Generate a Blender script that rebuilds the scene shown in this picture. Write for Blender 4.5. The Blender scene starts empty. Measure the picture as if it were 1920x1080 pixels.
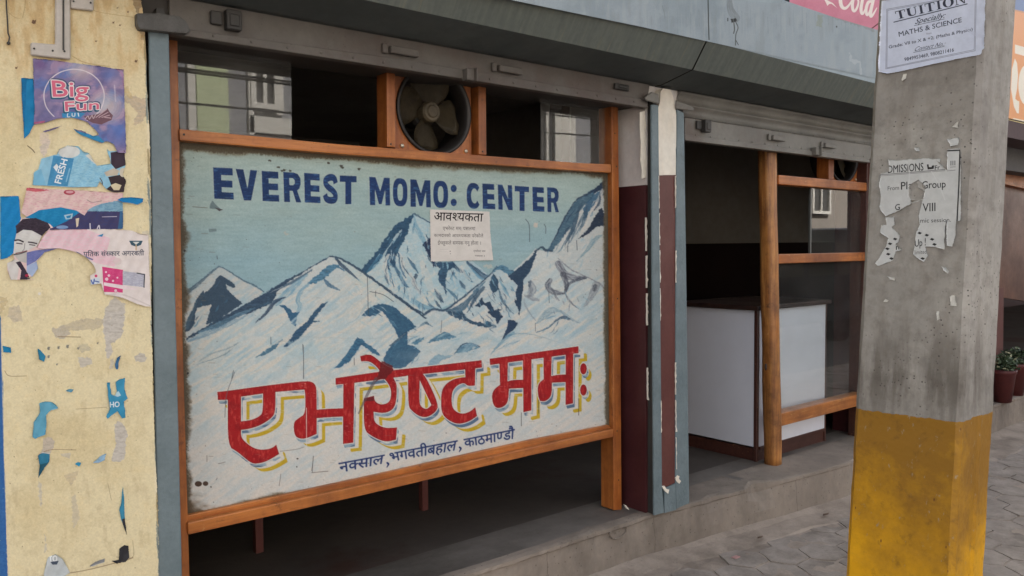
import bpy, bmesh, math, random
import numpy as np
from mathutils import Vector

SC = bpy.context.scene
COL = SC.collection
# ---------------------------------------------------------------- camera
F, CX, CY, D, H0 = 1500., 960., 540., 2.6, 1.45       # focal length and centre in photograph pixels; metres
VPX, VPY, ROLL = 2790., 448., .009                    # where the lines along the shop front run to
_X = np.array([VPX - CX, VPY - CY, F]); _X /= np.linalg.norm(_X)
_d = np.array([ROLL, 1., (-(VPY - CY) - (VPX - CX) * ROLL) / F]); _d /= np.linalg.norm(_d)
_Z = -_d; _Y = np.cross(_Z, _X)
RW = np.stack([_X, _Y, _Z])                            # world = RW @ camera (x right, y down, z ahead)
CAM = np.array([0., -D, H0])
cd = bpy.data.cameras.new('camera'); cam = bpy.data.objects.new('camera', cd); COL.objects.link(cam)
cd.sensor_width = 36; cd.lens = F / 1920 * 36; cd.clip_start = .05; cd.clip_end = 500
from mathutils import Matrix
_m = Matrix.Identity(4)
for i in range(3):
    _m[i][0], _m[i][1], _m[i][2], _m[i][3] = RW[i, 0], -RW[i, 1], -RW[i, 2], CAM[i]
cam.matrix_world = _m
SC.camera = cam

def U(px, py, y=0.):
    """photograph pixel -> point on the vertical plane at depth y"""
    r = RW @ np.array([px - CX, py - CY, F]); return CAM + r * ((y + D) / r[1])
def G(px, py, z):
    r = RW @ np.array([px - CX, py - CY, F]); return CAM + r * ((z - H0) / r[2])
def RAYS(px, py):
    q = np.stack([px - CX, py - CY, np.full(np.shape(px), F)], -1); return q @ RW.T

# ---------------------------------------------------------------- light
EL, AZ = math.radians(50), math.radians(14)            # the sun stands behind the shop: the whole front is in open shade
w = bpy.data.worlds.new('World'); SC.world = w; w.use_nodes = True
nt = w.node_tree; bg = nt.nodes['Background']
sky = nt.nodes.new('ShaderNodeTexSky'); sky.sky_type = 'NISHITA'; sky.sun_disc = False
sky.sun_elevation = EL; sky.sun_rotation = AZ; sky.dust_density = 3.; sky.air_density = 1.; sky.ozone_density = 1.
hz = nt.nodes.new('ShaderNodeHueSaturation'); hz.inputs['Saturation'].default_value = .28   # a milky, dusty sky
nt.links.new(sky.outputs[0], hz.inputs['Color']); nt.links.new(hz.outputs[0], bg.inputs[0]); bg.inputs[1].default_value = .12
sl = bpy.data.lights.new('sun', 'SUN'); sl.energy = 4.4; sl.angle = math.radians(.5); sl.color = (1, .96, .90)
so = bpy.data.objects.new('sun', sl); COL.objects.link(so)
so.rotation_euler = Vector((-math.sin(AZ) * math.cos(EL), -math.cos(AZ) * math.cos(EL), -math.sin(EL))).to_track_quat('-Z', 'Y').to_euler()
SC.view_settings.view_transform = 'Standard'; SC.view_settings.look = 'None'; SC.view_settings.gamma = 1
SC.view_settings.use_curve_mapping = False; SC.view_settings.exposure = 2.05
SC.render.engine = 'CYCLES'; SC.cycles.use_denoising = True; SC.cycles.max_bounces = 8; SC.cycles.diffuse_bounces = 5
SC.cycles.caustics_reflective = False; SC.cycles.caustics_refractive = False; SC.cycles.sample_clamp_indirect = 4
rnd = random.Random(4)
# ---------------------------------------------------------------- painter (paint on boards and paper)
def vnoise(h, w, ch, cw, seed):
    r = np.random.default_rng(seed)
    gh, gw = int(h / ch) + 3, int(w / cw) + 3
    g = r.random((gh, gw)).astype(np.float32)
    y = np.arange(h) / ch; x = np.arange(w) / cw
    yi = y.astype(int); xi = x.astype(int)
    fy = (y - yi); fx = (x - xi)
    fy = (fy * fy * (3 - 2 * fy))[:, None].astype(np.float32); fx = (fx * fx * (3 - 2 * fx))[None, :].astype(np.float32)
    a = g[yi][:, xi]; b = g[yi][:, xi + 1]; c = g[yi + 1][:, xi]; d = g[yi + 1][:, xi + 1]
    return (a * (1 - fx) + b * fx) * (1 - fy) + (c * (1 - fx) + d * fx) * fy

def fbm(h, w, ch, cw, seed, o=4):
    s = 0; a = 0.5; t = 0
    for k in range(o):
        s = s + a * vnoise(h, w, max(1.0, ch / 2 ** k), max(1.0, cw / 2 ** k), seed * 17 + k); t += a; a *= .55
    return s / t

def sstep(a, b, x):
    t = np.clip((x - a) / (b - a), 0, 1); return t * t * (3 - 2 * t)

def spline(p, n=6):
    p = np.array(p, float)
    if len(p) < 3: return p
    q = np.vstack([2 * p[0] - p[1], p, 2 * p[-1] - p[-2]])
    out = []
    for i in range(1, len(q) - 2):
        for t in np.arange(n) / n:
            a, b, c, d = q[i - 1], q[i], q[i + 1], q[i + 2]
            out.append(.5 * (2 * b + (c - a) * t + (2 * a - 5 * b + 4 * c - d) * t * t + (3 * b - a - 3 * c + d) * t ** 3))
    out.append(p[-1]); return np.array(out)

class Canvas:
    """paint in its own 2-D coordinates (x right, y down); rgb holds sRGB 0..255"""
    def __init__(s, x0, y0, x1, y1, S=2.0, col=(255, 255, 255)):
        s.x0, s.y0, s.S = x0, y0, S
        s.w, s.h = int((x1 - x0) * S), int((y1 - y0) * S)
        s.rgb = np.empty((s.h, s.w, 3), np.float32); s.rgb[:] = col
        s.org = (0., 0., 1.)
    def z(s, ox=0., oy=0., k=1.): s.org = (ox, oy, k); return s
    def T(s, pts):
        p = np.array(pts, float).reshape(-1, 2); ox, oy, k = s.org
        return np.stack([(ox + p[:, 0] / k - s.x0) * s.S, (oy + p[:, 1] / k - s.y0) * s.S], 1)
    def mask_rings(s, rings):
        """even-odd fill, 2x supersampled; returns (slice, mask)"""
        allp = np.vstack(rings)
        xa, ya = np.floor(allp.min(0)).astype(int) - 1; xb, yb = np.ceil(allp.max(0)).astype(int) + 2
        xa, ya = max(xa, 0), max(ya, 0); xb, yb = min(xb, s.w), min(yb, s.h)
        if xb <= xa or yb <= ya: return None
        hh, ww = (yb - ya) * 2, (xb - xa) * 2
        tg = np.zeros((hh, ww + 1), np.int32)
        for r in rings:
            q = (r - [xa, ya]) * 2
            for (ax, ay), (bx, by) in zip(q, np.roll(q, -1, 0)):
                if ay == by: continue
                if ay > by: ax, ay, bx, by = bx, by, ax, ay
                i0 = max(int(np.ceil(ay - .5)), 0); i1 = min(int(np.ceil(by - .5)), hh)
                if i1 <= i0: continue
                rows = np.arange(i0, i1); x = ax + (rows + .5 - ay) * (bx - ax) / (by - ay)
                np.add.at(tg, (rows, np.clip(np.ceil(x - .5), 0, ww).astype(int)), 1)
        m = (np.cumsum(tg, 1)[:, :ww] & 1).astype(np.float32)
        m = m.reshape(yb - ya, 2, xb - xa, 2).mean((1, 3))
        return (slice(ya, yb), slice(xa, xb)), m
    def put(s, sl, m, col, alpha=1.):
        a = (m * alpha)[..., None]; s.rgb[sl] = s.rgb[sl] * (1 - a) + np.array(col, np.float32) * a
    def blobs(s, pts, j, seed):
        p = s.T(pts); r = np.random.default_rng(seed); out = []
        for a, b in zip(p, np.roll(p, -1, 0)):
            n = max(1, int(np.hypot(*(b - a)) / 5)); nr = np.array([-(b - a)[1], (b - a)[0]]) / (np.hypot(*(b - a)) + 1e-6)
            for k in range(n): out.append(a + (b - a) * k / n + nr * r.normal(0, j))
        return np.array(out)
    def poly(s, pts, col, alpha=1., j=0., tex=.0, alt=None, seed=1, holes=(), ang=None):
        rings = [s.blobs(pts, j, seed) if j else s.T(pts)] + [s.T(h) for h in holes]
        r = s.mask_rings(rings)
        if r is None: return
        sl, m = r
        if alt is not None:
            n = fbm(m.shape[0], m.shape[1], 4 if ang is None else ang[0], 14 if ang is None else ang[1], seed + 5, 3)
            t = sstep(.5 - tex * .2, .5 + .3, n)[..., None] * tex
            c = np.array(col, np.float32) * (1 - t) + np.array(alt, np.float32) * t
            a = (m * alpha)[..., None]; s.rgb[sl] = s.rgb[sl] * (1 - a) + c * a
        else: s.put(sl, m, col, alpha)
        return sl, m
    def ell(s, x, y, rx, ry, col, alpha=1., **k):
        t = np.linspace(0, 2 * np.pi, 28, endpoint=False)
        return s.poly(np.stack([x + rx * np.cos(t), y + ry * np.sin(t)], 1), col, alpha, **k)
    def stroke(s, pts, w, col, alpha=1., bristle=0., seed=1, smooth=True):
        k = s.S / s.org[2]
        p = s.T(pts); w = np.atleast_1d(np.array(w, float)) * k * .5
        if len(w) == 1: w = np.repeat(w, len(p))
        elif len(w) != len(p): w = np.interp(np.linspace(0, 1, len(p)), np.linspace(0, 1, len(w)), w)
        if smooth and len(p) > 2: q = spline(np.column_stack([p, w]), 5); p, w = q[:, :2], np.maximum(q[:, 2], .05)
        mw = w.max() + 2
        xa, ya = np.floor(p.min(0) - mw).astype(int); xb, yb = np.ceil(p.max(0) + mw).astype(int)
        xa, ya = max(xa, 0), max(ya, 0); xb, yb = min(xb, s.w), min(yb, s.h)
        if xb <= xa or yb <= ya: return
        X, Y = np.meshgrid(np.arange(xa, xb) + .5, np.arange(ya, yb) + .5)
        best = np.full(X.shape, 1e9); lat = np.zeros(X.shape); arc = np.zeros(X.shape); ww = np.ones(X.shape); L = 0
        for i in range(len(p) - 1):
            d = p[i + 1] - p[i]; l = np.hypot(*d) + 1e-6
            t = np.clip(((X - p[i, 0]) * d[0] + (Y - p[i, 1]) * d[1]) / (l * l), 0, 1)
            dx = X - p[i, 0] - t * d[0]; dy = Y - p[i, 1] - t * d[1]
            wl = w[i] + (w[i + 1] - w[i]) * t
            dist = np.hypot(dx, dy) - wl
            u = dist < best
            best = np.where(u, dist, best); ww = np.where(u, wl, ww)
            if bristle: lat = np.where(u, (dx * d[1] - dy * d[0]) / l / np.maximum(wl, .3), lat); arc = np.where(u, L + t * l, arc)
            L += l
        a = np.clip(.5 - best, 0, 1) * np.clip(ww * 2, 0, 1)
        if bristle:
            r = np.random.default_rng(seed); N = 24; g = r.random((N, int(L / (8 * s.S)) + 3))
            la = (np.clip(lat, -1, 1) + 1) * .5 * (N - 1.01); ar = arc / (8 * s.S)
            i = la.astype(int); jx = ar.astype(int); fi = la - i; fj = ar - jx
            n = (g[i, jx] * (1 - fj) + g[i, jx + 1] * fj) * (1 - fi) + (g[i + 1, jx] * (1 - fj) + g[i + 1, jx + 1] * fj) * fi
            a = a * (1 - bristle * sstep(.35, .75, n))
        s.put((slice(ya, yb), slice(xa, xb)), a.astype(np.float32), col, alpha)
    def quadT(s, q):
        q = s.T(q)
        def f(u, v):
            u = np.asarray(u, float)[..., None]; v = np.asarray(v, float)[..., None]
            return (q[0] * (1 - u) + q[1] * u) * (1 - v) + (q[3] * (1 - u) + q[2] * u) * v
        return f
    def tris(s, P, tri, col, alpha=1., grow=0.):
        """fill triangles (glyph meshes)"""
        g0 = int(grow * s.S) + 3; lo = np.floor(P.min(0)).astype(int) - g0; hi = np.ceil(P.max(0)).astype(int) + g0 + 1
        xa, ya = np.maximum(lo, 0); xb, yb = min(hi[0], s.w), min(hi[1], s.h)
        if xb <= xa or yb <= ya: return
        K = 2; m = np.zeros(((yb - ya) * K, (xb - xa) * K), bool)
        for t in tri:
            a, b, c = (P[list(t)] - [xa, ya]) * K
            x0, x1 = int(max(min(a[0], b[0], c[0]), 0)), int(min(max(a[0], b[0], c[0]) + 2, m.shape[1]))
            y0, y1 = int(max(min(a[1], b[1], c[1]), 0)), int(min(max(a[1], b[1], c[1]) + 2, m.shape[0]))
            if x1 <= x0 or y1 <= y0: continue
            X, Y = np.meshgrid(np.arange(x0, x1) + .5, np.arange(y0, y1) + .5)
            e = lambda p, q: (q[0] - p[0]) * (Y - p[1]) - (q[1] - p[1]) * (X - p[0])
            e0, e1, e2 = e(a, b), e(b, c), e(c, a)
            m[y0:y1, x0:x1] |= ((e0 >= 0) & (e1 >= 0) & (e2 >= 0)) | ((e0 <= 0) & (e1 <= 0) & (e2 <= 0))
        g = int(round(grow * K * s.S))
        if g > 0:
            o = m.copy()
            for dx in range(-g, g + 1):
                for dy in range(-g, g + 1):
                    if dx * dx + dy * dy <= g * g + .5: o |= np.roll(np.roll(m, dx, 1), dy, 0)
            m = o
        mm = m.reshape(yb - ya, K, xb - xa, K).mean((1, 3)).astype(np.float32)
        s.put((slice(ya, yb), slice(xa, xb)), mm, col, alpha)
    def text(s, string, quad, col, alpha=1., grow=0., shear=0., matra=False):
        """one line of lettering stretched over quad TL, TR, BR, BL (cap height / advance)"""
        v, tri = glyphs(string)
        if len(v) == 0: return
        x0, x1 = v[:, 0].min(), v[:, 0].max(); y0, y1 = 0., (.622 if matra else v[:, 1].max())
        u = (v[:, 0] - x0) / (x1 - x0); t = 1 - (v[:, 1] - y0) / (y1 - y0)
        u = u + shear * (1 - t) * .1
        s.tris(s.quadT(quad)(u, t), tri, col, alpha, grow)
    def scatter(s, n, rmin, rmax, col, alpha, seed, box=None, prob=None):
        r = np.random.default_rng(seed); x0, y0, x1, y1 = box or (0, 0, s.w, s.h)
        for k in range(n):
            x, y = r.uniform(x0, x1), r.uniform(y0, y1)
            if prob is not None and r.random() > prob[min(int(y), s.h - 1), min(int(x), s.w - 1)]: continue
            rx = r.uniform(rmin, rmax) * s.S; ry = rx * r.uniform(.4, 1.2)
            t = np.linspace(0, 2 * np.pi, 7, endpoint=False) + r.random()
            rr = r.uniform(.6, 1.2, 7)
            m = s.mask_rings([np.stack([x + rx * rr * np.cos(t), y + ry * rr * np.sin(t)], 1)])
            if m: s.put(m[0], m[1], col, alpha * r.uniform(.5, 1))

def raw_glyphs(string):
    c = bpy.data.curves.new('lettering', 'FONT'); c.body = string; c.resolution_u = 3
    o = bpy.data.objects.new('lettering', c); bpy.context.scene.collection.objects.link(o); bpy.context.view_layer.update()
    m = o.evaluated_get(bpy.context.evaluated_depsgraph_get()).to_mesh(); m.calc_loop_triangles()
    v = np.array([x.co[:2] for x in m.vertices]).reshape(-1, 2); t = [tuple(x.vertices) for x in m.loop_triangles]
    bpy.data.objects.remove(o); bpy.data.curves.remove(c)
    return v, t

def glyphs(string):
    """triangles of a line of lettering set in Blender's built-in face; a consonant before a virama is cut to its half form"""
    import re
    string = re.sub('(.)\u093f', '\u093f\\1', string)          # the short i stands before its consonant
    if '\u094d' not in string: return raw_glyphs(string)
    runs, cur, i = [], '', 0
    while i < len(string):
        if i + 1 < len(string) and string[i + 1] == '\u094d':
            if i + 2 < len(string) and string[i + 2] == '\u0930': cur += string[i]; i += 3; continue      # subjoined r, too small to draw
            if string[i] == '\u0930': i += 2; continue
            if cur: runs.append((cur, False))
            runs.append((string[i], True)); cur = ''; i += 2
        else: cur += string[i]; i += 1
    if cur: runs.append((cur, False))
    V, T, x = [], [], 0.
    for s, half in runs:
        v, t = raw_glyphs(s)
        if half: v[:, 0] = np.minimum(v[:, 0], v[:, 0].max() * .74)
        T += [tuple(k + sum(len(q) for q in V) for k in f) for f in t]
        v[:, 0] += x; V.append(v); x = v[:, 0].max()
    return np.vstack(V), T
def block_letter(ch):
    """rings of a bold sign writer's capital in a unit box, y down"""
    L = {'E': [[(0, 0), (1, 0), (1, .23), (.4, .23), (.4, .4), (.96, .4), (.96, .62), (.4, .62), (.4, .78), (1, .78), (1, 1), (0, 1)]],
         'V': [[(0, 0), (.36, 0), (.53, .62), (.68, 0), (1, 0), (.7, 1), (.34, 1)]],
         'T': [[(0, 0), (1, 0), (1, .22), (.69, .22), (.69, 1), (.34, 1), (.34, .22), (0, .22)]],
         'N': [[(0, 0), (.32, 0), (.7, .55), (.7, 0), (1, 0), (1, 1), (.7, 1), (.3, .42), (.3, 1), (0, 1)]],
         'M': [[(0, 0), (.3, 0), (.52, .5), (.72, 0), (1, 0), (1, 1), (.77, 1), (.77, .42), (.58, .96), (.44, .96), (.26, .42), (.26, 1), (0, 1)]],
         'R': [[(0, 0), (.62, 0), (.85, .04), (1, .18), (1, .38), (.92, .53), (.78, .6), (1, 1), (.7, 1), (.52, .62), (.34, .62), (.34, 1), (0, 1)], [(.34, .19), (.55, .19), (.66, .25), (.66, .37), (.55, .43), (.34, .43)]]}
    if ch in L: return L[ch]
    t = np.linspace(0, 2 * np.pi, 40, endpoint=False)
    if ch == 'O':
        f = lambda rx, ry, e: [(.5 + rx * np.sign(np.cos(a)) * abs(np.cos(a)) ** e, .5 + ry * np.sign(np.sin(a)) * abs(np.sin(a)) ** e) for a in t]
        return [f(.5, .5, .75), f(.19, .3, .8)]
    if ch == 'C':
        a = np.linspace(-.62, -2 * np.pi + .62, 30)
        o = [(.53 + .53 * np.sign(np.cos(x)) * abs(np.cos(x)) ** .8, .5 + .5 * np.sign(np.sin(x)) * abs(np.sin(x)) ** .8) for x in a]
        i = [(.6 + .26 * np.cos(x), .5 + .29 * np.sin(x)) for x in a[::-1]]
        return [o + i]
    if ch == 'S':
        c = spline([(.86, .3), (.78, .14), (.5, .115), (.22, .2), (.2, .34), (.4, .46), (.62, .54), (.8, .68), (.74, .84), (.48, .885), (.22, .84), (.13, .7)], 5)
        d = np.gradient(c, axis=0); n = np.stack([-d[:, 1], d[:, 0]], 1) / np.hypot(d[:, 0], d[:, 1])[:, None]
        wx = np.array([.15, .115])
        return [[tuple(x) for x in c + n * wx] + [tuple(x) for x in (c - n * wx)[::-1]]]

def paint_sign():
    C = Canvas(326, 262, 1150, 982, 2.0); H, W = C.h, C.w
    N1 = fbm(H, W, 90, 260, 3); N2 = fbm(H, W, 8, 60, 4); N3 = fbm(H, W, 60, 60, 5)
    yy = np.linspace(0, 1, H)[:, None]; xx = np.linspace(0, 1, W)[None, :]
    mix = lambda a, b, t: np.array(a, np.float32) * (1 - t[..., None]) + np.array(b, np.float32) * t[..., None]
    t = sstep(.0, .42, yy + 0 * xx + (N1 - .5) * .22)
    sky = mix((164, 181, 174), (144, 175, 184), t)
    sky = sky + ((N2 - .5) * 16 + (N3 - .5) * 12)[..., None]
    lo = sstep(.5, .62, yy + .0 * xx + (N1 - .5) * .1)[..., None]
    C.rgb[:] = sky * (1 - lo) + np.array((203, 202, 196), np.float32) * lo
    snow, blue, deep, navy, wash = (197, 203, 201), (78, 124, 154), (56, 98, 134), (52, 72, 98), (170, 192, 198)
    Z1 = lambda: C.z(340, 280, 4.5); Z2 = lambda: C.z(740, 280, 4.5); Z3 = lambda: C.z(340, 470, 4.5); Z4 = lambda: C.z(740, 470, 4.5)
    # ---- far left peak
    Z3(); C.poly([(0, 400), (150, 260), (290, 145), (335, 135), (400, 175), (520, 250), (690, 345), (560, 470), (200, 700), (0, 800)], (188, 192, 190), j=.6, tex=.5, alt=(168, 184, 188), seed=11)
    C.poly([(330, 205), (290, 240), (262, 300), (190, 362), (185, 332), (130, 400), (90, 500), (45, 590), (28, 690), (70, 670), (112, 610), (118, 540), (130, 480), (252, 452), (225, 560), (200, 625), (300, 590), (400, 520), (520, 445), (450, 390), (390, 330), (372, 280), (440, 312), (456, 300), (430, 262), (380, 230)], (74, 98, 120), j=1., tex=.5, alt=(60, 84, 110), seed=12)
    C.stroke([(20, 375), (150, 270), (290, 150), (335, 138), (400, 172), (520, 250), (600, 285), (695, 345)], (40, 26, 16, 12, 12, 12, 16, 10), (84, 112, 132), .9, .5, 3)
    C.stroke([(40, 640), (90, 520), (130, 420)], (50, 30, 14), (92, 120, 138), .7, .6, 8)
    # ---- right hand tall ridge
    Z2(); C.poly([(1760, 270), (1690, 330), (1560, 400), (1480, 490), (1420, 590), (1370, 700), (1300, 830), (1270, 860), (1185, 835), (1130, 900), (1000, 1020), (1000, 1180), (1800, 1250), (1800, 270)], (190, 196, 194), j=.6, tex=.6, alt=(204, 201, 194), seed=21)
    C.poly([(1772, 262), (1735, 290), (1690, 330), (1620, 365), (1540, 420), (1480, 500), (1425, 590), (1375, 700), (1310, 830), (1272, 872), (1330, 850), (1400, 770), (1450, 700), (1500, 640), (1545, 560), (1560, 520), (1600, 460), (1660, 420), (1700, 360), (1772, 300)], (84, 116, 138), j=1.2, tex=.6, alt=(116, 146, 160), seed=22)
    C.poly([(1772, 258), (1735, 280), (1690, 335), (1640, 352), (1680, 372), (1720, 350), (1772, 330)], navy, j=1.2, seed=23)
    C.stroke([(1760, 280), (1690, 340), (1540, 420), (1480, 500), (1420, 600), (1370, 705), (1300, 840), (1268, 866)], (14, 20, 10, 9, 12, 10, 14, 8), navy, .85, .3, 5)
    C.poly([(1600, 470), (1660, 400), (1720, 350), (1768, 330), (1768, 380), (1700, 450), (1640, 520), (1600, 600), (1590, 520)], deep, .8, j=1.5, tex=.6, alt=blue, seed=24)
    for a, b in (((1560, 470), (1440, 800)), ((1600, 520), (1470, 790)), ((1550, 560), (1400, 840)), ((1620, 480), (1560, 690))): C.stroke([a, ((a[0] + b[0]) / 2 + 14, (a[1] + b[1]) / 2), b], (10, 34, 4), (76, 104, 126), .85, .5, a[0])
    C.poly([(1745, 495), (1720, 510), (1690, 570), (1660, 620), (1640, 660), (1545, 760), (1640, 705), (1700, 650), (1765, 640), (1765, 540)], (60, 74, 94), j=1.5, seed=25, tex=.5, alt=(44, 56, 78))
    C.stroke([(1750, 720), (1690, 760), (1620, 850), (1530, 945)], (6, 40, 26, 5), (110, 146, 162), .8, .7, 6); C.stroke([(1755, 340), (1700, 470), (1640, 560), (1570, 720)], (30, 40, 26, 8), (206, 200, 192), .9, .4, 7)
    # ---- great central peak
    Z2(); C.poly([(-300, 1050), (-150, 870), (0, 640), (80, 590), (160, 540), (300, 605), (400, 700), (560, 860), (700, 980), (790, 1060), (700, 1200), (300, 1380), (0, 1400), (-280, 1200)], (168, 194, 202), j=.6, tex=.7, alt=(196, 204, 202), seed=31)
    C.poly([(160, 545), (100, 575), (0, 640), (-60, 720), (-130, 830), (-200, 920), (-280, 1005), (-250, 1050), (-190, 1010), (-160, 960), (-90, 900), (-60, 960), (0, 1000), (10, 900), (60, 800), (100, 720), (140, 610)], (66, 104, 134), j=2, tex=.7, alt=(48, 78, 112), seed=32)
    for i, p in enumerate([[(40, 700), (0, 750), (-10, 770)], [(-20, 780), (-80, 860)], [(10, 720), (60, 680)], [(-70, 850), (-110, 930), (-100, 970)], [(-30, 850), (-20, 930)], [(-130, 880), (-160, 930)]]): C.stroke(p, (8, 26, 8), (186, 204, 206), .9, .3, 40 + i)
    C.stroke([(165, 545), (240, 585), (310, 625), (360, 660)], (16, 12, 12, 10), (70, 100, 126), .9, .3, 9)
    C.stroke([(160, 560), (185, 660), (250, 780), (300, 900)], (10, 40, 40, 20), (120, 162, 184), .8, .6, 10)
    C.poly([(300, 740), (262, 770), (236, 800), (262, 850), (300, 920), (330, 1000), (340, 880), (330, 760)], (56, 70, 100), j=1.5, seed=33)
    Z1()
    for i, (p, w, c) in enumerate([([(1750, 900), (1720, 1000), (1780, 1120), (1800, 1180)], (40, 50, 40, 8), (206, 206, 200)), ([(1840, 880), (1870, 1000), (1890, 1080)], (30, 44, 30), (202, 204, 200)), ([(1680, 900), (1620, 980), (1560, 1040)], (40, 36, 10), (84, 134, 166)), ([(1760, 900), (1740, 960), (1770, 1080), (1800, 1190)], (12, 14, 12, 4), (58, 104, 140)), ([(1830, 880), (1850, 1000), (1890, 1080)], (14, 14, 12), (60, 104, 140))]): C.stroke(p, w, c, .9, .4, 60 + i)
    Z4()
    # folds of the central peak below the notice
    for i, (p, w, c) in enumerate([([(0, 130), (50, 220), (90, 290), (120, 310)], (20, 30, 24, 6), (62, 104, 138)), ([(110, 60), (160, 130), (200, 190)], (10, 30, 6), (70, 110, 140)), ([(60, 60), (70, 130), (150, 240), (210, 360)], (6, 8, 12, 6), (58, 84, 112)),
        ([(180, 205), (155, 270), (200, 345)], (30, 26, 6), (60, 82, 108)), ([(300, 0), (290, 60), (330, 120)], (20, 26, 6), (62, 82, 110)), ([(335, 320), (370, 380), (410, 440)], (6, 40, 5), (60, 84, 110)), ([(335, 410), (360, 450), (390, 485)], (5, 24, 5), (60, 84, 110)), ([(265, 395), (290, 450), (340, 480)], (12, 20, 6), (70, 108, 138)),
        ([(545, 250), (575, 300), (590, 320)], (10, 34, 6), (60, 92, 122)), ([(440, 320), (490, 365), (530, 410)], (10, 26, 6), (70, 116, 146)), ([(120, 380), (220, 460), (330, 490)], (20, 44, 20), (112, 152, 174)), ([(60, 350), (160, 440), (260, 500)], (14, 30, 10), (140, 174, 190)),
        ([(230, 100), (270, 230), (330, 380)], (40, 70, 30), (204, 204, 198)), ([(130, 200), (190, 320), (280, 440)], (30, 40, 14), (206, 204, 198))]): C.stroke(p, w, c, .85, .45, 80 + i)
    C.poly([(330, 95), (480, 92), (520, 120), (500, 140), (450, 170), (425, 260), (438, 380), (400, 300), (370, 250), (365, 180), (390, 140), (340, 130)], (62, 94, 124), j=1.5, tex=.6, alt=(84, 130, 160), seed=34)
    for i, (p, w, c) in enumerate([([(490, 110), (540, 160), (590, 180)], (14, 34, 14), (58, 86, 116)), ([(580, 165), (620, 230), (660, 265)], (20, 26, 6), (74, 120, 150)), ([(610, 95), (680, 160), (750, 215), (790, 212)], (20, 40, 46, 16), (62, 94, 124)), ([(630, 130), (700, 210), (740, 240)], (10, 24, 12), (110, 156, 180)), ([(500, 190), (480, 230), (500, 260)], (20, 24, 6), (96, 140, 166)), ([(470, 200), (530, 300), (600, 350)], (20, 50, 24), (150, 184, 198)), ([(560, 130), (600, 210), (640, 250)], (14, 24, 10), (206, 204, 198))]): C.stroke(p, w, c, .9, .4, 110 + i)
    C.ell(790, 130, 40, 16, (186, 186, 176), .7, j=2, seed=3)
    # ---- middle range with rocky faces
    C.poly([(1200, 0), (1130, 60), (1000, 170), (900, 125), (860, 130), (800, 210), (700, 290), (600, 370), (500, 450), (420, 500), (320, 495), (240, 545), (130, 640), (0, 760), (0, 1000), (1780, 900), (1780, 320), (1600, 220), (1480, 160), (1400, 70), (1340, 0)], snow, j=.6, tex=.6, alt=(190, 198, 198), seed=41)
    C.poly([(1195, -5), (1130, 70), (1060, 130), (985, 190), (955, 215), (1010, 265), (1035, 290), (1012, 370), (1012, 430), (1040, 500), (1052, 545), (1062, 480), (1075, 380), (1085, 250), (1130, 190), (1160, 130), (1190, 50)], (58, 82, 108), j=1.2, tex=.5, alt=(74, 104, 130), seed=42)
    C.stroke([(1180, 5), (1240, -30), (1275, -5), (1330, 0)], (16, 16, 26, 12), (60, 82, 106), .9, .3, 4)
    C.stroke([(0, 765), (130, 640), (240, 545), (320, 495), (420, 500), (500, 450), (600, 370), (700, 290), (800, 205), (860, 132)], (20, 22, 22, 16, 20, 16, 14, 12, 10, 12), (62, 90, 118), .95, .25, 5)
    C.poly([(860, 130), (920, 120), (960, 150), (1010, 170), (960, 210), (900, 160), (850, 165), (820, 200)], (96, 140, 164), j=1.5, tex=.6, alt=(64, 96, 124), seed=43)
    C.poly([(835, 190), (870, 240), (880, 330), (830, 360), (800, 300), (810, 230)], (66, 96, 122), j=1.5, seed=44)
    C.poly([(850, 180), (920, 300), (980, 380), (1030, 420), (1010, 290), (950, 220), (900, 165)], (186, 200, 202), j=1, seed=45)
    for i, (p, w, c) in enumerate([([(880, 240), (930, 330), (970, 400)], (10, 24, 6), (120, 160, 178)), ([(880, 340), (920, 440), (1000, 530)], (14, 20, 6), (74, 106, 130)), ([(750, 310), (690, 380), (610, 520)], (26, 36, 6), (66, 96, 122)), ([(700, 330), (620, 420), (560, 480), (440, 510)], (20, 40, 60, 16), (70, 104, 130)), ([(760, 260), (700, 320), (660, 350)], (10, 24, 8), (84, 122, 146))]): C.stroke(p, w, c, .9, .35, 130 + i)
    C.poly([(735, 390), (700, 440), (672, 465), (720, 480), (750, 450), (800, 500), (780, 520), (850, 570), (862, 622), (912, 555), (880, 510), (905, 485), (840, 500), (805, 430), (760, 440)], (58, 82, 110), j=1.2, seed=46)
    C.poly([(430, 515), (520, 520), (570, 500), (600, 560), (700, 610), (790, 600), (840, 640), (780, 650), (690, 630), (560, 580), (490, 560)], (64, 94, 122), j=2, tex=.6, alt=(100, 140, 162), seed=47)
    C.stroke([(780, 600), (850, 640), (800, 660), (840, 690)], (20, 14, 10, 4), (76, 108, 134), .8, .6, 6)
    # rocks on the right
    for i, (p, w, c) in enumerate([([(1380, 110), (1430, 190), (1520, 230), (1600, 225)], (60, 60, 50, 30), (104, 108, 122)), ([(1420, 200), (1450, 280), (1440, 350)], (50, 40, 20), (84, 88, 104)), ([(1310, 250), (1290, 300), (1340, 350), (1430, 360)], (40, 50, 44, 16), (78, 86, 104)), ([(1440, 340), (1470, 280), (1550, 240), (1610, 230)], (20, 26, 22, 20), (72, 82, 100)), ([(1380, 60), (1450, 130), (1540, 185), (1700, 260), (1770, 310)], (8, 12, 14, 10, 20), (120, 124, 134)), ([(1700, 290), (1660, 380), (1600, 470)], (70, 50, 16), (130, 136, 144)), ([(1690, 300), (1680, 330)], (40, 30), (92, 98, 110)), ([(1430, 350), (1480, 430), (1550, 490)], (14, 16, 4), (92, 98, 112)), ([(1330, 330), (1360, 390), (1390, 420)], (14, 20, 6), (110, 116, 128)),
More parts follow.
